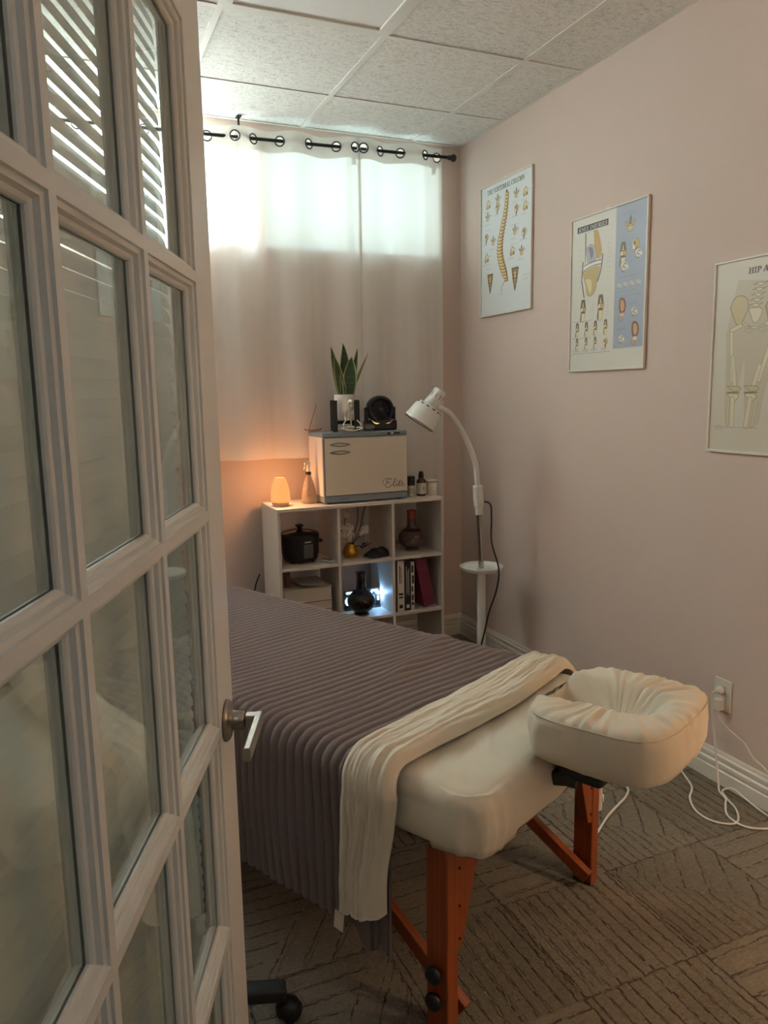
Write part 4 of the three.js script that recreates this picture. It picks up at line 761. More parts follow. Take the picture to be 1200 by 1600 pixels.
// ---------------------------------------------------------------- floor-standing heat lamp
{
  const L = [-0.25, 0, 0.66], t = thing('treatment_lamp', 'white gooseneck treatment lamp on a pole by the room corner', 'lamp', L);
  const at = (x, y, z = 0) => [x + 0.25, y, z];
  for (let k = 0; k < 5; k++) {
    const a = k * Math.PI * 0.4 + 0.3, c = Math.cos(a), s = Math.sin(a), b = add('base_arm', bar(V(0.02 * c, 0.075, 0.02 * s), V(0.2 * c, 0.058, 0.2 * s), 0.03, 0.022, 0.005), M.lampWhite, t);
    add('caster', merge(rod(V(0.19 * c, 0.05, 0.19 * s), V(0.19 * c, 0.03, 0.19 * s), 0.006), moved(lathe([[0, -0.01], [0.018, -0.01], [0.021, -0.006], [0.021, 0.006], [0.018, 0.01], [0, 0.01]], 18), 0.19 * c, 0.022, 0.19 * s, -a, 0, Math.PI / 2)), M.greyPlastic, b);
  }
  add('hub', lathe([[0, 0.055], [0.035, 0.055], [0.035, 0.085], [0.025, 0.1], [0, 0.1]], 24), M.lampWhite, t);
  add('lower_pole', rod(V(0, 0.09, 0), V(-0.002, 0.56, 0), 0.0215, 0.0215, 24), M.lampWhite, t);
  add('tray', moved(lathe([[0.02, 0], [0.09, 0.004], [0.105, 0.012], [0.108, 0.026], [0.106, 0.027], [0.101, 0.016], [0.088, 0.009], [0.02, 0.007]], 48), -0.002, 0.545, 0), M.lampWhite, t);
  add('upper_pole', rod(V(-0.002, 0.56, 0), V(-0.016, 0.845, 0), 0.0135, 0.0135, 24), M.chrome, t);
  add('bracket', merge(bar(V(-0.016, 0.865, 0), V(-0.023, 0.975, 0), 0.042, 0.04, 0.01, V(0, 0, 1)), rod(V(-0.0145, 0.83, 0), V(-0.017, 0.87, 0), 0.0185, 0.0185, 20)), M.lampWhite, t);
  const neck = [at(-0.274, 0.97), at(-0.278, 1.02), at(-0.289, 1.093), at(-0.331, 1.187), at(-0.393, 1.286), at(-0.444, 1.336), at(-0.49, 1.352)];
  add('gooseneck', tube(neck, 0.0135, 64, 16), M.lampWhite, t);
  // head: bell shade pointing down-left
  const ax = V(-0.53, -0.8, -0.16).normalize(), apex = V(...at(-0.481, 1.42)), qt = new THREE.Quaternion().setFromUnitVectors(V(0, 1, 0), ax);
  const place = (g) => { g.scale(0.93, 0.93, 0.93); g.applyQuaternion(qt); g.translate(apex.x, apex.y, apex.z); return g; };
  const head = add('shade', place(lathe([[0.058, 0.08], [0.062, 0.083], [0.071, 0.1], [0.083, 0.17], [0.086, 0.178], [0.084, 0.18], [0.08, 0.17], [0.068, 0.102], [0.05, 0.088], [0.02, 0.086], [0.02, 0.082], [0.058, 0.08]], 48)), M.lampWhite, t);
  add('socket_housing', place(lathe([[0, -0.016], [0.028, -0.016], [0.032, -0.01], [0.033, 0.03], [0.042, 0.082], [0, 0.082]], 36)), M.lampWhite, head);
  const slots = []; for (let k = 0; k < 12; k++) { const a = k * Math.PI / 6, g = box(-0.008, 0.008, -0.0012, 0.0012, -0.003, 0.003, 0.001); g.rotateX(0.9); g.translate(0, 0.0895, 0.0665); g.rotateY(a); slots.push(place(g)); }
  add('vent_slot', merge(slots), M.dark, head);
  const s2 = []; for (let k = 0; k < 8; k++) { const a = k * Math.PI / 4, g = box(-0.0015, 0.0015, -0.004, 0.02, -0.001, 0.001, 0.0005); g.translate(0, 0.012, 0.0333); g.rotateY(a); s2.push(place(g)); const h = box(-0.004, 0.004, -0.0015, 0.0015, -0.0015, 0.0015, 0.0005); h.translate(0, -0.0162, 0.018); h.rotateY(a); s2.push(place(h)); }
  add('vent_slot', merge(s2), M.greyPlastic, head);
  add('rim_guard', merge(place(moved(new THREE.TorusGeometry(0.0835, 0.003, 8, 48), 0, 0.179, 0, 0, Math.PI / 2)), ...[-0.04, 0, 0.04].map((x) => place(rod(V(x, 0.18, -Math.sqrt(0.0835 ** 2 - x * x)), V(x, 0.18, Math.sqrt(0.0835 ** 2 - x * x)), 0.0014, 0.0014, 6)))), M.chrome, head);
  add('heat_bulb', place(lathe([[0, 0.165], [0.03, 0.162], [0.045, 0.15], [0.042, 0.13], [0.02, 0.1], [0.018, 0.086], [0, 0.086]], 28)), std({ color: '#d8cfc8', roughness: 0.3 }), head);
  const c = tag(add('lamp_cord', tube([[-0.248, 0.895, 0.682], [-0.228, 0.885, 0.70], [-0.222, 0.82, 0.705], [-0.221, 0.7, 0.705], [-0.222, 0.57, 0.775], [-0.232, 0.47, 0.77], [-0.26, 0.36, 0.75], [-0.29, 0.22, 0.74], [-0.33, 0.08, 0.72], [-0.36, 0.006, 0.7], [-0.44, 0.005, 0.66]], 0.0042, 90, 8), M.blackPlastic), 'black cable running down the white lamp pole to the floor', 'cord');
}

// ---------------------------------------------------------------- anatomical charts on the right wall
function chart(label, y0, z0, w, h, draw, size = [720, 980]) {
  const t = thing('wall_chart', label, 'chart', [-0.0, y0, z0 + w / 2], -Math.PI / 2, 'anatomical charts on the pink wall');
  // local: x along the wall (image left = far corner), z out of the wall
  const c = canvas(size[0], size[1], draw), f = 0.007;
  const face = new THREE.PlaneGeometry(w - 2 * f, h - 2 * f); face.translate(0, h / 2, 0.0072);
  add('backing', box(-w / 2 + 0.001, w / 2 - 0.001, 0.001, h - 0.001, 0.001, 0.0066, 0.001), M.whitePlastic, t);
  add('printed_sheet', face, phys({ map: tex(c), roughness: 0.5, clearcoat: 0.15, clearcoatRoughness: 0.35, bumpMap: tex(canvas(size[0], size[1], (g, W, Hh) => { g.fillStyle = '#fff'; g.fillRect(0, 0, W, Hh); g.globalAlpha = 0.9; g.drawImage(c, 0, 0); }), false), bumpScale: -0.0012 }), t);
  add('frame', merge(box(-w / 2, w / 2, 0, f * 1.3, 0.002, 0.013, 0.002), box(-w / 2, w / 2, h - f, h, 0.002, 0.013, 0.002), box(-w / 2, -w / 2 + f, f, h - f, 0.002, 0.013, 0.002), box(w / 2 - f, w / 2, f, h - f, 0.002, 0.013, 0.002)), M.trim, t);
  add('hanging_tab', box(-0.016, 0.016, h, h + 0.008, 0.002, 0.006, 0.002), M.whitePlastic, t);
}
const BONE = ['#caa869', '#dcc48e', '#e9dcb8', '#8a7350'];
function bonePath(g, p, fill, stroke = '#7d6a4d', lw = 1.5) { g.beginPath(); p.forEach(([x, y], i) => { if (!i) g.moveTo(x, y); else { const [px, py] = p[i - 1]; g.quadraticCurveTo(px, py, (px + x) / 2, (py + y) / 2); } }); g.closePath(); g.fillStyle = fill; g.fill(); g.strokeStyle = stroke; g.lineWidth = lw; g.stroke(); }
function smallBone(g, x, y, s, kind) {
  g.save(); g.translate(x, y); g.scale(s, s); g.lineJoin = 'round';
  const e = (a, b, rx, ry, rot, f) => { g.beginPath(); g.ellipse(a, b, rx, ry, rot, 0, 7); g.fillStyle = f; g.fill(); g.strokeStyle = '#6f6046'; g.lineWidth = 1; g.stroke(); };
  if (kind === 0) { e(0, 0, 14, 18, 0.3, BONE[1]); e(4, -4, 6, 8, 0.2, '#f1ead4'); e(-10, 14, 9, 5, 0.8, BONE[0]); e(12, 12, 8, 5, -0.7, BONE[3]); }
  if (kind === 1) { e(0, 6, 12, 10, 0, BONE[1]); e(-12, -6, 10, 4, 0.7, BONE[0]); e(12, -6, 10, 4, -0.7, BONE[0]); e(0, -14, 4, 11, 0.1, '#7a7a66'); e(0, 6, 5, 4, 0, '#efe7cd'); }
  if (kind === 2) { e(-4, 0, 10, 16, 0.2, BONE[2]); e(8, -2, 9, 14, -0.2, BONE[0]); e(2, 18, 4, 12, 0.3, BONE[3]); e(-4, -4, 4, 6, 0, '#6f6a50'); }
  if (kind === 3) { g.beginPath(); g.moveTo(-18, -24); g.lineTo(18, -24); g.lineTo(12, 4); g.lineTo(0, 42); g.lineTo(-12, 4); g.closePath(); g.fillStyle = BONE[0]; g.fill(); g.strokeStyle = '#6f5c38'; g.stroke(); for (let k = 0; k < 4; k++) { e(-7, -16 + k * 11, 3.5, 2.6, 0, '#6e5526'); e(7, -16 + k * 11, 3.5, 2.6, 0, '#6e5526'); } e(0, -6, 4, 14, 0, '#ead7a0'); }
  if (kind === 4) { g.fillStyle = BONE[1]; g.strokeStyle = '#6f6046'; g.beginPath(); g.moveTo(-6, -34); g.lineTo(5, -34); g.lineTo(10, -8); g.lineTo(-10, -8); g.closePath(); g.fill(); g.stroke(); e(-5, -4, 8, 8, 0, BONE[2]); e(7, -4, 8, 8, 0, BONE[0]); e(0, 6, 12, 4, 0.1, '#6d6a66'); g.fillStyle = BONE[2]; g.beginPath(); g.moveTo(-12, 8); g.lineTo(12, 8); g.lineTo(6, 38); g.lineTo(-7, 38); g.closePath(); g.fill(); g.stroke(); e(-12, 22, 3, 16, 0.1, '#8f7c62'); }
  if (kind === 5) { e(0, 0, 22, 18, 0.4, '#e6e4df'); g.strokeStyle = '#55565a'; g.lineWidth = 3; g.beginPath(); g.arc(0, 0, 15, 0.4, 3.6); g.stroke(); g.beginPath(); g.arc(3, -3, 8, 2, 6); g.stroke(); e(2, 3, 5, 4, 0, '#c9c6bf'); }
  if (kind === 6) { g.fillStyle = '#d9a77c'; g.strokeStyle = '#8a6248'; g.beginPath(); g.moveTo(-14, -40); g.quadraticCurveTo(18, -44, 16, -8); g.quadraticCurveTo(14, 14, -6, 12); g.quadraticCurveTo(-20, 0, -14, -40); g.fill(); g.stroke(); e(-2, 22, 16, 10, -0.3, '#e4d9c8'); e(-10, 34, 12, 9, 0.4, '#cf9a86'); }
  g.restore();
}
function rulings(g, x, y, w, n, gap = 5, al = 0.5) { g.fillStyle = `rgba(110,112,118,${al})`; for (let k = 0; k < n; k++) g.fillRect(x, y + k * gap, w * rr(0.5, 1), 1.4); }
function heading(g, text, x, y, w, size, col = '#2c2a2b') { g.save(); g.translate(x, y); g.transform(1, 0, -0.12, 1, 0, 0); g.font = `bold ${size}px serif`; g.textAlign = 'center'; const m = g.measureText(text).width; g.scale(w / m, 1); g.fillStyle = col; g.fillText(text, 0, 0); g.restore(); }
// far chart: the spine
chart('vertebral column anatomy chart beside the curtain with curved golden spine', 1.808, 0.232, 0.472, 0.652, (g, w, h) => {
  seed = 11; g.fillStyle = '#e4e8ea'; g.fillRect(0, 0, w, h);
  heading(g, 'THE VERTEBRAL COLUMN', w * 0.49, h * 0.065, w * 0.74, 46);
  const cx = (t) => w * (0.52 - 0.085 * Math.sin(t * 3.6 - 0.1) - 0.05 * t + 0.035 * Math.sin(t * 7)), N0 = 27;
  g.fillStyle = '#4a4a4c'; g.beginPath(); g.ellipse(w * 0.525, h * 0.105, 13, 22, 0.1, 0, 7); g.fill();
  for (let k = 0; k < N0; k++) {
    const t = k / (N0 - 1), x = cx(t), y = h * (0.115 + 0.64 * t), ww = 1.45 * lerp(20, 46, Math.pow(t, 0.8)) * (t > 0.86 ? lerp(1, 0.45, (t - 0.86) / 0.14) : 1), hh = h * 0.0135;
    g.fillStyle = '#7c5f33'; g.beginPath(); g.ellipse(x + ww * 0.55, y + 2, ww * 0.42, hh * 0.95, 0.5, 0, 7); g.fill();
    g.fillStyle = k % 2 ? '#d2a95e' : '#c69a4c'; g.beginPath(); g.ellipse(x, y, ww * 0.72, hh, 0, 0, 7); g.fill(); g.strokeStyle = '#74542a'; g.lineWidth = 2; g.stroke();
    g.fillStyle = '#f0dcae'; g.beginPath(); g.ellipse(x - ww * 0.2, y - 2, ww * 0.3, hh * 0.5, 0, 0, 7); g.fill();
    g.fillStyle = '#e6c27a'; g.beginPath(); g.ellipse(x + ww * 0.3, y, ww * 0.22, hh * 0.6, 0.4, 0, 7); g.fill();
  }
  g.strokeStyle = '#8d6f42'; g.lineWidth = 5; g.beginPath(); g.moveTo(cx(1), h * 0.755); g.quadraticCurveTo(w * 0.42, h * 0.79, w * 0.43, h * 0.835); g.stroke();
  const S = [[0.14, 0.135, 0], [0.34, 0.13, 1], [0.33, 0.185, 2], [0.13, 0.235, 1], [0.1, 0.385, 2], [0.25, 0.435, 1], [0.11, 0.545, 0], [0.71, 0.145, 1], [0.88, 0.155, 0], [0.71, 0.25, 2], [0.88, 0.255, 0], [0.69, 0.41, 1], [0.86, 0.44, 2], [0.64, 0.55, 0], [0.82, 0.575, 1]];
  for (const [x, y, k] of S) { smallBone(g, x * w, y * h, 1.75, k); rulings(g, x * w - 55, y * h + 50, 110, 2); rulings(g, x * w + 30, y * h - 10, 40, 3); }
  smallBone(g, 0.19 * w, 0.735 * h, 2.1, 3); smallBone(g, 0.7 * w, 0.745 * h, 2.4, 3);
  for (const [x, y] of [[0.1, 0.33], [0.6, 0.36], [0.06, 0.5], [0.6, 0.5], [0.1, 0.63], [0.62, 0.67], [0.84, 0.75], [0.85, 0.78], [0.36, 0.85]]) rulings(g, x * w, y * h, 120, 2, 6, 0.4);
});
// middle chart: the knee
chart('knee injuries anatomy chart with blue side panel between two charts', 1.5, 1.005, 0.475, 0.645, (g, w, h) => {
  seed = 12; g.fillStyle = '#dedad0'; g.fillRect(0, 0, w, h);
  g.fillStyle = '#a9b1c2'; g.fillRect(w * 0.612, 0, w * 0.388, h * 0.875); g.fillStyle = '#dedad0'; g.fillRect(w * 0.985, 0, w * 0.015, h);
  g.fillStyle = '#2f2d2e'; g.fillRect(w * 0.075, h * 0.05, w * 0.43, 38); heading(g, 'KNEE INJURIES', w * 0.29, h * 0.05 + 33, w * 0.4, 36, '#dedad0');
  rulings(g, w * 0.16, h * 0.1, 160, 1, 5, 0.5);
  // large joint
  bonePath(g, [[w * 0.19, h * 0.1], [w * 0.205, h * 0.1], [w * 0.2, h * 0.3], [w * 0.19, h * 0.3]], '#6c645a');
  bonePath(g, [[w * 0.31, h * 0.1], [w * 0.37, h * 0.1], [w * 0.4, h * 0.17], [w * 0.43, h * 0.24], [w * 0.4, h * 0.29], [w * 0.33, h * 0.26], [w * 0.32, h * 0.18]], '#d0a45f');
  bonePath(g, [[w * 0.2, h * 0.2], [w * 0.28, h * 0.17], [w * 0.35, h * 0.22], [w * 0.37, h * 0.285], [w * 0.27, h * 0.3], [w * 0.19, h * 0.28]], '#b9b6bb'); bonePath(g, [[w * 0.24, h * 0.2], [w * 0.3, h * 0.2], [w * 0.31, h * 0.27], [w * 0.25, h * 0.28]], '#8d8894');
  g.strokeStyle = '#f0ede6'; g.lineWidth = 14; g.beginPath(); g.moveTo(w * 0.17, h * 0.335); g.quadraticCurveTo(w * 0.28, h * 0.3, w * 0.43, h * 0.31); g.stroke(); g.strokeStyle = '#55504c'; g.lineWidth = 4; g.beginPath(); g.moveTo(w * 0.17, h * 0.345); g.quadraticCurveTo(w * 0.28, h * 0.312, w * 0.43, h * 0.322); g.stroke(); g.beginPath(); g.moveTo(w * 0.18, h * 0.31); g.quadraticCurveTo(w * 0.3, h * 0.29, w * 0.42, h * 0.295); g.stroke();
  bonePath(g, [[w * 0.16, h * 0.35], [w * 0.3, h * 0.33], [w * 0.42, h * 0.33], [w * 0.38, h * 0.4], [w * 0.35, h * 0.5], [w * 0.27, h * 0.52], [w * 0.22, h * 0.5], [w * 0.21, h * 0.41]], '#c9b47a'); bonePath(g, [[w * 0.2, h * 0.4], [w * 0.3, h * 0.4], [w * 0.3, h * 0.5], [w * 0.24, h * 0.5]], '#e0d3a2', '#b9a36c');
  g.strokeStyle = '#5f5a55'; g.lineWidth = 9; g.beginPath(); g.moveTo(w * 0.165, h * 0.28); g.lineTo(w * 0.15, h * 0.4); g.lineTo(w * 0.19, h * 0.52); g.stroke(); g.beginPath(); g.moveTo(w * 0.44, h * 0.26); g.quadraticCurveTo(w * 0.43, h * 0.38, w * 0.37, h * 0.43); g.stroke();
  for (let k = 0; k < 8; k++) { rulings(g, w * 0.5, h * (0.2 + 0.03 * k), 45, 1); rulings(g, w * 0.1, h * (0.2 + 0.035 * k), 34, 1); }
  smallBone(g, w * 0.18, h * 0.605, 1.9, 4); smallBone(g, w * 0.43, h * 0.6, 2.1, 4);
  for (let k = 0; k < 6; k++) { rulings(g, w * 0.5, h * (0.55 + 0.02 * k), 44, 1); rulings(g, w * 0.3, h * (0.57 + 0.02 * k), 34, 1); }
  g.fillStyle = '#8d8b86'; g.fillRect(w * 0.02, h * 0.672, w * 0.28, 2); g.fillRect(w * 0.02, h * 0.785, w * 0.28, 2); g.fillRect(w * 0.02, h * 0.888, w * 0.55, 2);
  [0.1, 0.235, 0.365, 0.505].forEach((x, k) => { smallBone(g, w * x, h * 0.73, 1.25, 4); smallBone(g, w * x, h * 0.825, 1.0 + (k === 3 ? 0.3 : 0), k === 3 ? 2 : 4); rulings(g, w * (x - 0.055), h * 0.862, 78, 4, 5); });
  rulings(g, w * 0.69, h * 0.05, 180, 3, 7, 0.5);
  smallBone(g, w * 0.79, h * 0.135, 2.3, 1); smallBone(g, w * 0.71, h * 0.3, 2.0, 4); smallBone(g, w * 0.86, h * 0.255, 2.0, 2); smallBone(g, w * 0.73, h * 0.375, 1.8, 5); smallBone(g, w * 0.9, h * 0.315, 1.6, 5);
  g.fillStyle = '#8790a0'; g.fillRect(w * 0.66, h * 0.435, w * 0.26, 2); g.fillRect(w * 0.64, h * 0.555, w * 0.3, 2);
  [0.67, 0.75, 0.83, 0.91].forEach((x) => smallBone(g, w * x, h * 0.485, 0.95, 5)); rulings(g, w * 0.64, h * 0.52, 210, 2, 6, 0.4);
  smallBone(g, w * 0.72, h * 0.635, 1.6, 6); smallBone(g, w * 0.87, h * 0.66, 1.5, 5); smallBone(g, w * 0.89, h * 0.79, 1.6, 6); smallBone(g, w * 0.72, h * 0.82, 1.4, 5);
  rulings(g, w * 0.8, h * 0.6, 110, 3); rulings(g, w * 0.66, h * 0.75, 90, 3);
});
// near chart: hip and legs
chart('hip and knee anatomy chart with pale pelvis and leg bones', 1.199, 1.812, 0.475, 0.642, (g, w, h) => {
  seed = 13; g.fillStyle = '#d3cdbd'; g.fillRect(0, 0, w, h);
  heading(g, 'HIP AND KNEE', w * 0.5, h * 0.075, w * 0.44, 40);
  const bone = '#dcd4bb', line = '#8f8468';
  bonePath(g, [[w * 0.2, h * 0.1], [w * 0.55, h * 0.13], [w * 0.62, h * 0.25], [w * 0.52, h * 0.55], [w * 0.45, h * 0.75], [w * 0.44, h * 0.87], [w * 0.3, h * 0.87], [w * 0.3, h * 0.4], [w * 0.2, h * 0.87], [w * 0.13, h * 0.87], [w * 0.13, h * 0.5], [w * 0.1, h * 0.25]], '#c9c0ab', '#b3a98f', 1);
  for (let k = 0; k < 5; k++) { const y = h * (0.135 + 0.026 * k), x = w * (0.385 - 0.008 * k); bonePath(g, [[x - 24, y - 8], [x + 24, y - 8], [x + 26, y + 8], [x - 26, y + 8]], bone, line, 2.5); g.strokeStyle = line; g.lineWidth = 4; g.beginPath(); g.moveTo(x + 24, y); g.lineTo(x + 48, y - 9); g.moveTo(x - 24, y); g.lineTo(x - 38, y - 5); g.stroke(); }
  bonePath(g, [[w * 0.3, h * 0.25], [w * 0.43, h * 0.25], [w * 0.4, h * 0.31], [w * 0.36, h * 0.335], [w * 0.32, h * 0.3]], bone, line, 3);
  bonePath(g, [[w * 0.14, h * 0.24], [w * 0.16, h * 0.19], [w * 0.23, h * 0.175], [w * 0.29, h * 0.2], [w * 0.3, h * 0.25], [w * 0.27, h * 0.29], [w * 0.24, h * 0.335], [w * 0.2, h * 0.33], [w * 0.17, h * 0.285]], '#cdbf97', line, 4);
  bonePath(g, [[w * 0.44, h * 0.25], [w * 0.48, h * 0.2], [w * 0.57, h * 0.17], [w * 0.68, h * 0.19], [w * 0.69, h * 0.25], [w * 0.6, h * 0.3], [w * 0.53, h * 0.34], [w * 0.47, h * 0.325], [w * 0.46, h * 0.28]], '#bfa97c', line, 4);
  g.strokeStyle = line; g.lineWidth = 13; g.beginPath(); g.ellipse(w * 0.365, h * 0.3, w * 0.115, h * 0.052, 0, 0.3, 2.85); g.stroke(); g.strokeStyle = bone; g.lineWidth = 8; g.stroke();
  for (const x of [0.31, 0.42]) { g.strokeStyle = line; g.lineWidth = 8; g.beginPath(); g.ellipse(w * x, h * 0.36, 22, 14, 0.3, 0, 7); g.stroke(); g.strokeStyle = bone; g.lineWidth = 4; g.stroke(); }
  const long = (x0, y0, x1, y1, a, b) => { g.lineCap = 'round'; g.strokeStyle = line; g.lineWidth = a + 4; g.beginPath(); g.moveTo(w * x0, h * y0); g.lineTo(w * x1, h * y1); g.stroke(); g.strokeStyle = bone; g.lineWidth = a; g.stroke(); };
  long(0.16, 0.36, 0.185, 0.62, 20); long(0.185, 0.5, 0.215, 0.655, 24); long(0.535, 0.36, 0.42, 0.62, 22); long(0.42, 0.55, 0.375, 0.66, 24); long(0.16, 0.355, 0.24, 0.335, 18); long(0.535, 0.355, 0.46, 0.335, 18);
  for (const x of [0.205, 0.36]) { bonePath(g, [[w * (x - 0.06), h * 0.65], [w * (x + 0.07), h * 0.65], [w * (x + 0.06), h * 0.68], [w * (x - 0.06), h * 0.68]], '#cbbf9a', line, 3); g.fillStyle = '#6f664f'; g.fillRect(w * (x - 0.055), h * 0.682, w * 0.11, 5); bonePath(g, [[w * (x - 0.06), h * 0.69], [w * (x + 0.06), h * 0.69], [w * (x + 0.03), h * 0.73], [w * (x - 0.04), h * 0.73]], bone, line, 3); }
  long(0.2, 0.72, 0.205, 0.86, 26); long(0.355, 0.72, 0.33, 0.86, 26); long(0.165, 0.73, 0.16, 0.86, 8); long(0.41, 0.72, 0.385, 0.86, 9);
  for (const [x, y] of [[0.62, 0.5], [0.62, 0.55], [0.62, 0.6], [0.6, 0.68], [0.6, 0.72], [0.6, 0.76], [0.04, 0.865]]) rulings(g, x * w, y * h, 80, 4, 6);
  g.fillStyle = '#9c9788'; g.fillRect(w * 0.04, h * 0.87, w * 0.4, 2); g.fillRect(w * 0.55, h * 0.87, w * 0.4, 2);
  smallBone(g, w * 0.8, h * 0.25, 3.2, 1); smallBone(g, w * 0.82, h * 0.56, 2.6, 4); smallBone(g, w * 0.8, h * 0.77, 2.6, 4); smallBone(g, w * 0.66, h * 0.78, 1.5, 5);
});

// ---------------------------------------------------------------- outlet, plugs, cables
{
  const t = thing('wall_outlet', 'white wall outlet plate above the baseboard beside face cradle', 'outlet', [0, 0.275, 1.936], -Math.PI / 2);
  add('cover_plate', box(-0.0375, 0.0375, 0, 0.117, 0, 0.005, 0.002), M.whitePlastic, t);
  add('socket_face', merge(box(-0.017, 0.017, 0.064, 0.095, 0.004, 0.0065, 0.002), box(-0.017, 0.017, 0.02, 0.051, 0.004, 0.0065, 0.002)), std({ color: '#dcd6cb', roughness: 0.4 }), t);
  const p = thing('power_plug', 'round white power plug in the upper socket of wall outlet', 'plug', [-0.0068, 0.352, 1.932], -Math.PI / 2);
  add('plug_body', merge(moved(lathe([[0, 0], [0.015, 0], [0.016, 0.006], [0.013, 0.02], [0.007, 0.026], [0, 0.027]], 20), 0, 0, 0, 0, Math.PI / 2)), M.whitePlastic, p);
  add('strain_relief', tube([[0, 0, 0.022], [-0.006, -0.006, 0.032], [-0.008, -0.02, 0.036]], 0.0042, 14, 8), M.whitePlastic, p);
  add('power_cable', tube([[-0.008, -0.018, 0.036], [-0.004, -0.09, 0.034], [0.014, -0.19, 0.034], [0.03, -0.27, 0.036], [0.05, -0.325, 0.045], [0.068, -0.342, 0.06], [0.11, -0.3465, 0.075], [0.14, -0.3465, 0.108], [0.195, -0.3465, 0.155], [0.262, -0.3465, 0.155], [0.3, -0.3465, 0.105], [0.31, -0.3465, 0.06], [0.305, -0.3465, 0.028], [0.4, -0.3465, 0.03], [0.6, -0.3465, 0.03]], 0.0036, 160, 8), M.whitePlastic, p);
  const u = thing('phone_charger', 'white cube charger in the lower socket with thin cable', 'charger', [-0.0068, 0.305, 1.936], -Math.PI / 2);
  add('charger_body', box(-0.013, 0.015, -0.024, 0.018, 0, 0.03, 0.004, 3), M.whitePlastic, u);
  add('charging_cable', tube([[0, -0.022, 0.02], [0.002, -0.036, 0.02], [0.03, -0.07, 0.014], [0.075, -0.092, 0.008], [0.112, -0.105, 0.007], [0.15, -0.14, 0.007], [0.2, -0.158, 0.008], [0.27, -0.19, 0.02], [0.4, -0.26, 0.03], [0.7, -0.2995, 0.035]], 0.0024, 90, 8), M.whitePlastic, u);
}
{ // loose cable on the carpet and the warmer control
  tag(add('white_cable', tube([[-0.042, 0.006, 1.79], [-0.074, 0.005, 1.833], [-0.126, 0.005, 1.932], [-0.191, 0.005, 1.988], [-0.235, 0.005, 2.067], [-0.229, 0.005, 2.129], [-0.184, 0.005, 2.167], [-0.154, 0.005, 2.16], [-0.103, 0.005, 2.106], [-0.075, 0.005, 2.04], [-0.045, 0.005, 1.995], [-0.03, 0.02, 2.02], [-0.03, 0.012, 2.08], [-0.035, 0.005, 2.14], [-0.05, 0.005, 2.3], [-0.06, 0.005, 2.6]], 0.0036, 160, 8), M.whitePlastic), 'white cable coiled on the carpet below the wall outlet', 'cable');
  const t = thing('warmer_control', 'white table warmer control hanging beside the far table leg', 'controller', [-0.742, 0.185, 2.15], TT + 0.5);
  add('control_body', box(-0.014, 0.014, 0, 0.115, -0.026, 0.026, 0.01, 4), M.whitePlastic, t);
  add('dial', moved(lathe([[0, 0], [0.012, 0], [0.011, 0.006], [0, 0.006]], 18), 0, 0.04, 0.024, 0, Math.PI / 2), M.whitePlastic, t);
  add('slider', box(-0.003, 0.003, 0.065, 0.09, 0.0255, 0.028, 0.001), M.greyPlastic, t);
  tag(add('warmer_cable', tube([[-0.742, 0.185, 2.15], [-0.74, 0.12, 2.145], [-0.72, 0.03, 2.1], [-0.683, 0.006, 2.063], [-0.6, 0.005, 2.01], [-0.52, 0.005, 1.957], [-0.44, 0.005, 1.915], [-0.383, 0.005, 1.885], [-0.34, 0.005, 1.845], [-0.335, 0.005, 1.81], [-0.37, 0.005, 1.775], [-0.42, 0.005, 1.75], [-0.5, 0.005, 1.7]], 0.0042, 120, 8), M.whitePlastic), 'white cable trailing on carpet from the far table leg', 'cable');
}
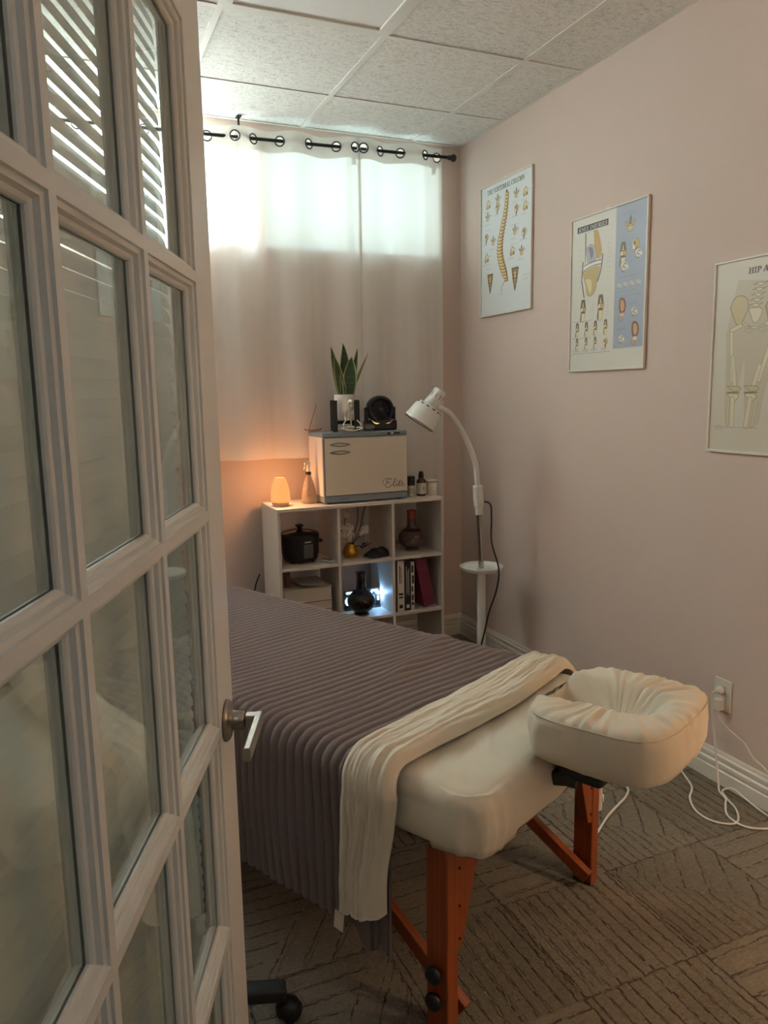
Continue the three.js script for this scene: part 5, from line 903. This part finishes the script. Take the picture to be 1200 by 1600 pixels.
{ // rolling stool, mostly behind the door
  const c = [-2.045, 0, 2.25], t = thing('rolling_stool', 'black rolling stool with five-arm caster base behind the glazed door', 'stool', c);
  const a0 = Math.atan2(2.325 - c[2], -1.735 - c[0]);
  for (let k = 0; k < 5; k++) {
    const a = a0 + k * Math.PI * 0.4, C = Math.cos(a), S = Math.sin(a), R = 0.315;
    const arm = add('base_arm', bar(V(0.03 * C, 0.098, 0.03 * S), V(R * C, 0.078, R * S), 0.044, 0.036, 0.01), M.blackPlastic, t);
    const ca = add('caster', merge(rod(V((R - 0.012) * C, 0.045, (R - 0.012) * S), V((R - 0.012) * C, 0.075, (R - 0.012) * S), 0.008), ...[-1, 1].map((q) => moved(lathe([[0, -0.008], [0.022, -0.008], [0.027, -0.004], [0.027, 0.004], [0.022, 0.008], [0, 0.008]], 22), (R + 0.004) * C + q * 0.012 * Math.cos(a + 0.9), 0.027, (R + 0.004) * S + q * 0.012 * Math.sin(a + 0.9), -(a + 0.9), 0, Math.PI / 2))), M.blackPlastic, arm);
    add('caster_hood', moved(new THREE.SphereGeometry(0.03, 16, 10, 0, Math.PI * 2, 0, Math.PI / 2), (R + 0.002) * C, 0.03, (R + 0.002) * S), M.blackPlastic, arm);
  }
  add('column', merge(rod(V(0, 0.08, 0), V(0, 0.3, 0), 0.026, 0.024, 20), rod(V(0, 0.3, 0), V(0, 0.46, 0), 0.014, 0.014, 20)), M.blackPlastic, t);
  add('seat', lathe([[0, 0.46], [0.15, 0.46], [0.17, 0.468], [0.176, 0.49], [0.17, 0.515], [0.15, 0.528], [0, 0.532]], 40), M.vinyl, t);
}
// ---------------------------------------------------------------- lamps outside the frame
{ // shaded floor lamp in the near corner, plugged into the outlet
  const at = [-0.33, 0, 3.16], t = thing('floor_lamp', 'warm shaded floor lamp in the corner beside the doorway wall', 'floor lamp', at);
  add('base', lathe([[0, 0], [0.13, 0], [0.132, 0.008], [0.1, 0.018], [0.02, 0.024], [0, 0.024]], 36), M.blackMetal, t);
  add('pole', rod(V(0, 0.02, 0), V(0, 1.12, 0), 0.01), M.blackMetal, t);
  add('lamp_shade', lathe([[0.17, 1.02], [0.13, 1.28]], 40), phys({ color: '#f1dfc2', roughness: 0.95, transmission: 0.5, thickness: 0, side: THREE.DoubleSide }), t);
  add('bulb', moved(new THREE.SphereGeometry(0.032, 20, 14), 0, 1.14, 0), new THREE.MeshStandardMaterial({ color: '#ffe2b8', emissive: new THREE.Color().setRGB(1, 0.72, 0.42), emissiveIntensity: 3 }), t);
  const l = new THREE.PointLight(new THREE.Color().setRGB(1, 0.76, 0.5), 1.1, 0, 2); l.position.set(at[0], 1.14, at[2]); l.castShadow = true; l.shadow.radius = 1.5; scene.add(l);
}
{ // flush ceiling light of the hallway
  const t = thing('hall_ceiling_light', 'flush square ceiling light in the hallway', 'ceiling light', [-1.3, 2.45, 4.5]);
  add('frame', box(-0.32, 0.32, -0.03, 0, -0.32, 0.32, 0.006), M.grid, t);
  add('light_diffuser', box(-0.3, 0.3, -0.036, -0.028, -0.3, 0.3, 0.003), new THREE.MeshStandardMaterial({ color: '#ffffff', emissive: new THREE.Color().setRGB(1, 0.95, 0.88), emissiveIntensity: 0.8 }), t);
  areaLight(0.58, 0.58, new THREE.Color().setRGB(0.93, 0.97, 1), 1.8, [-1.3, 2.405, 4.5], [-1.3, 0, 4.5001]);
}
renderer.render(scene, camera);
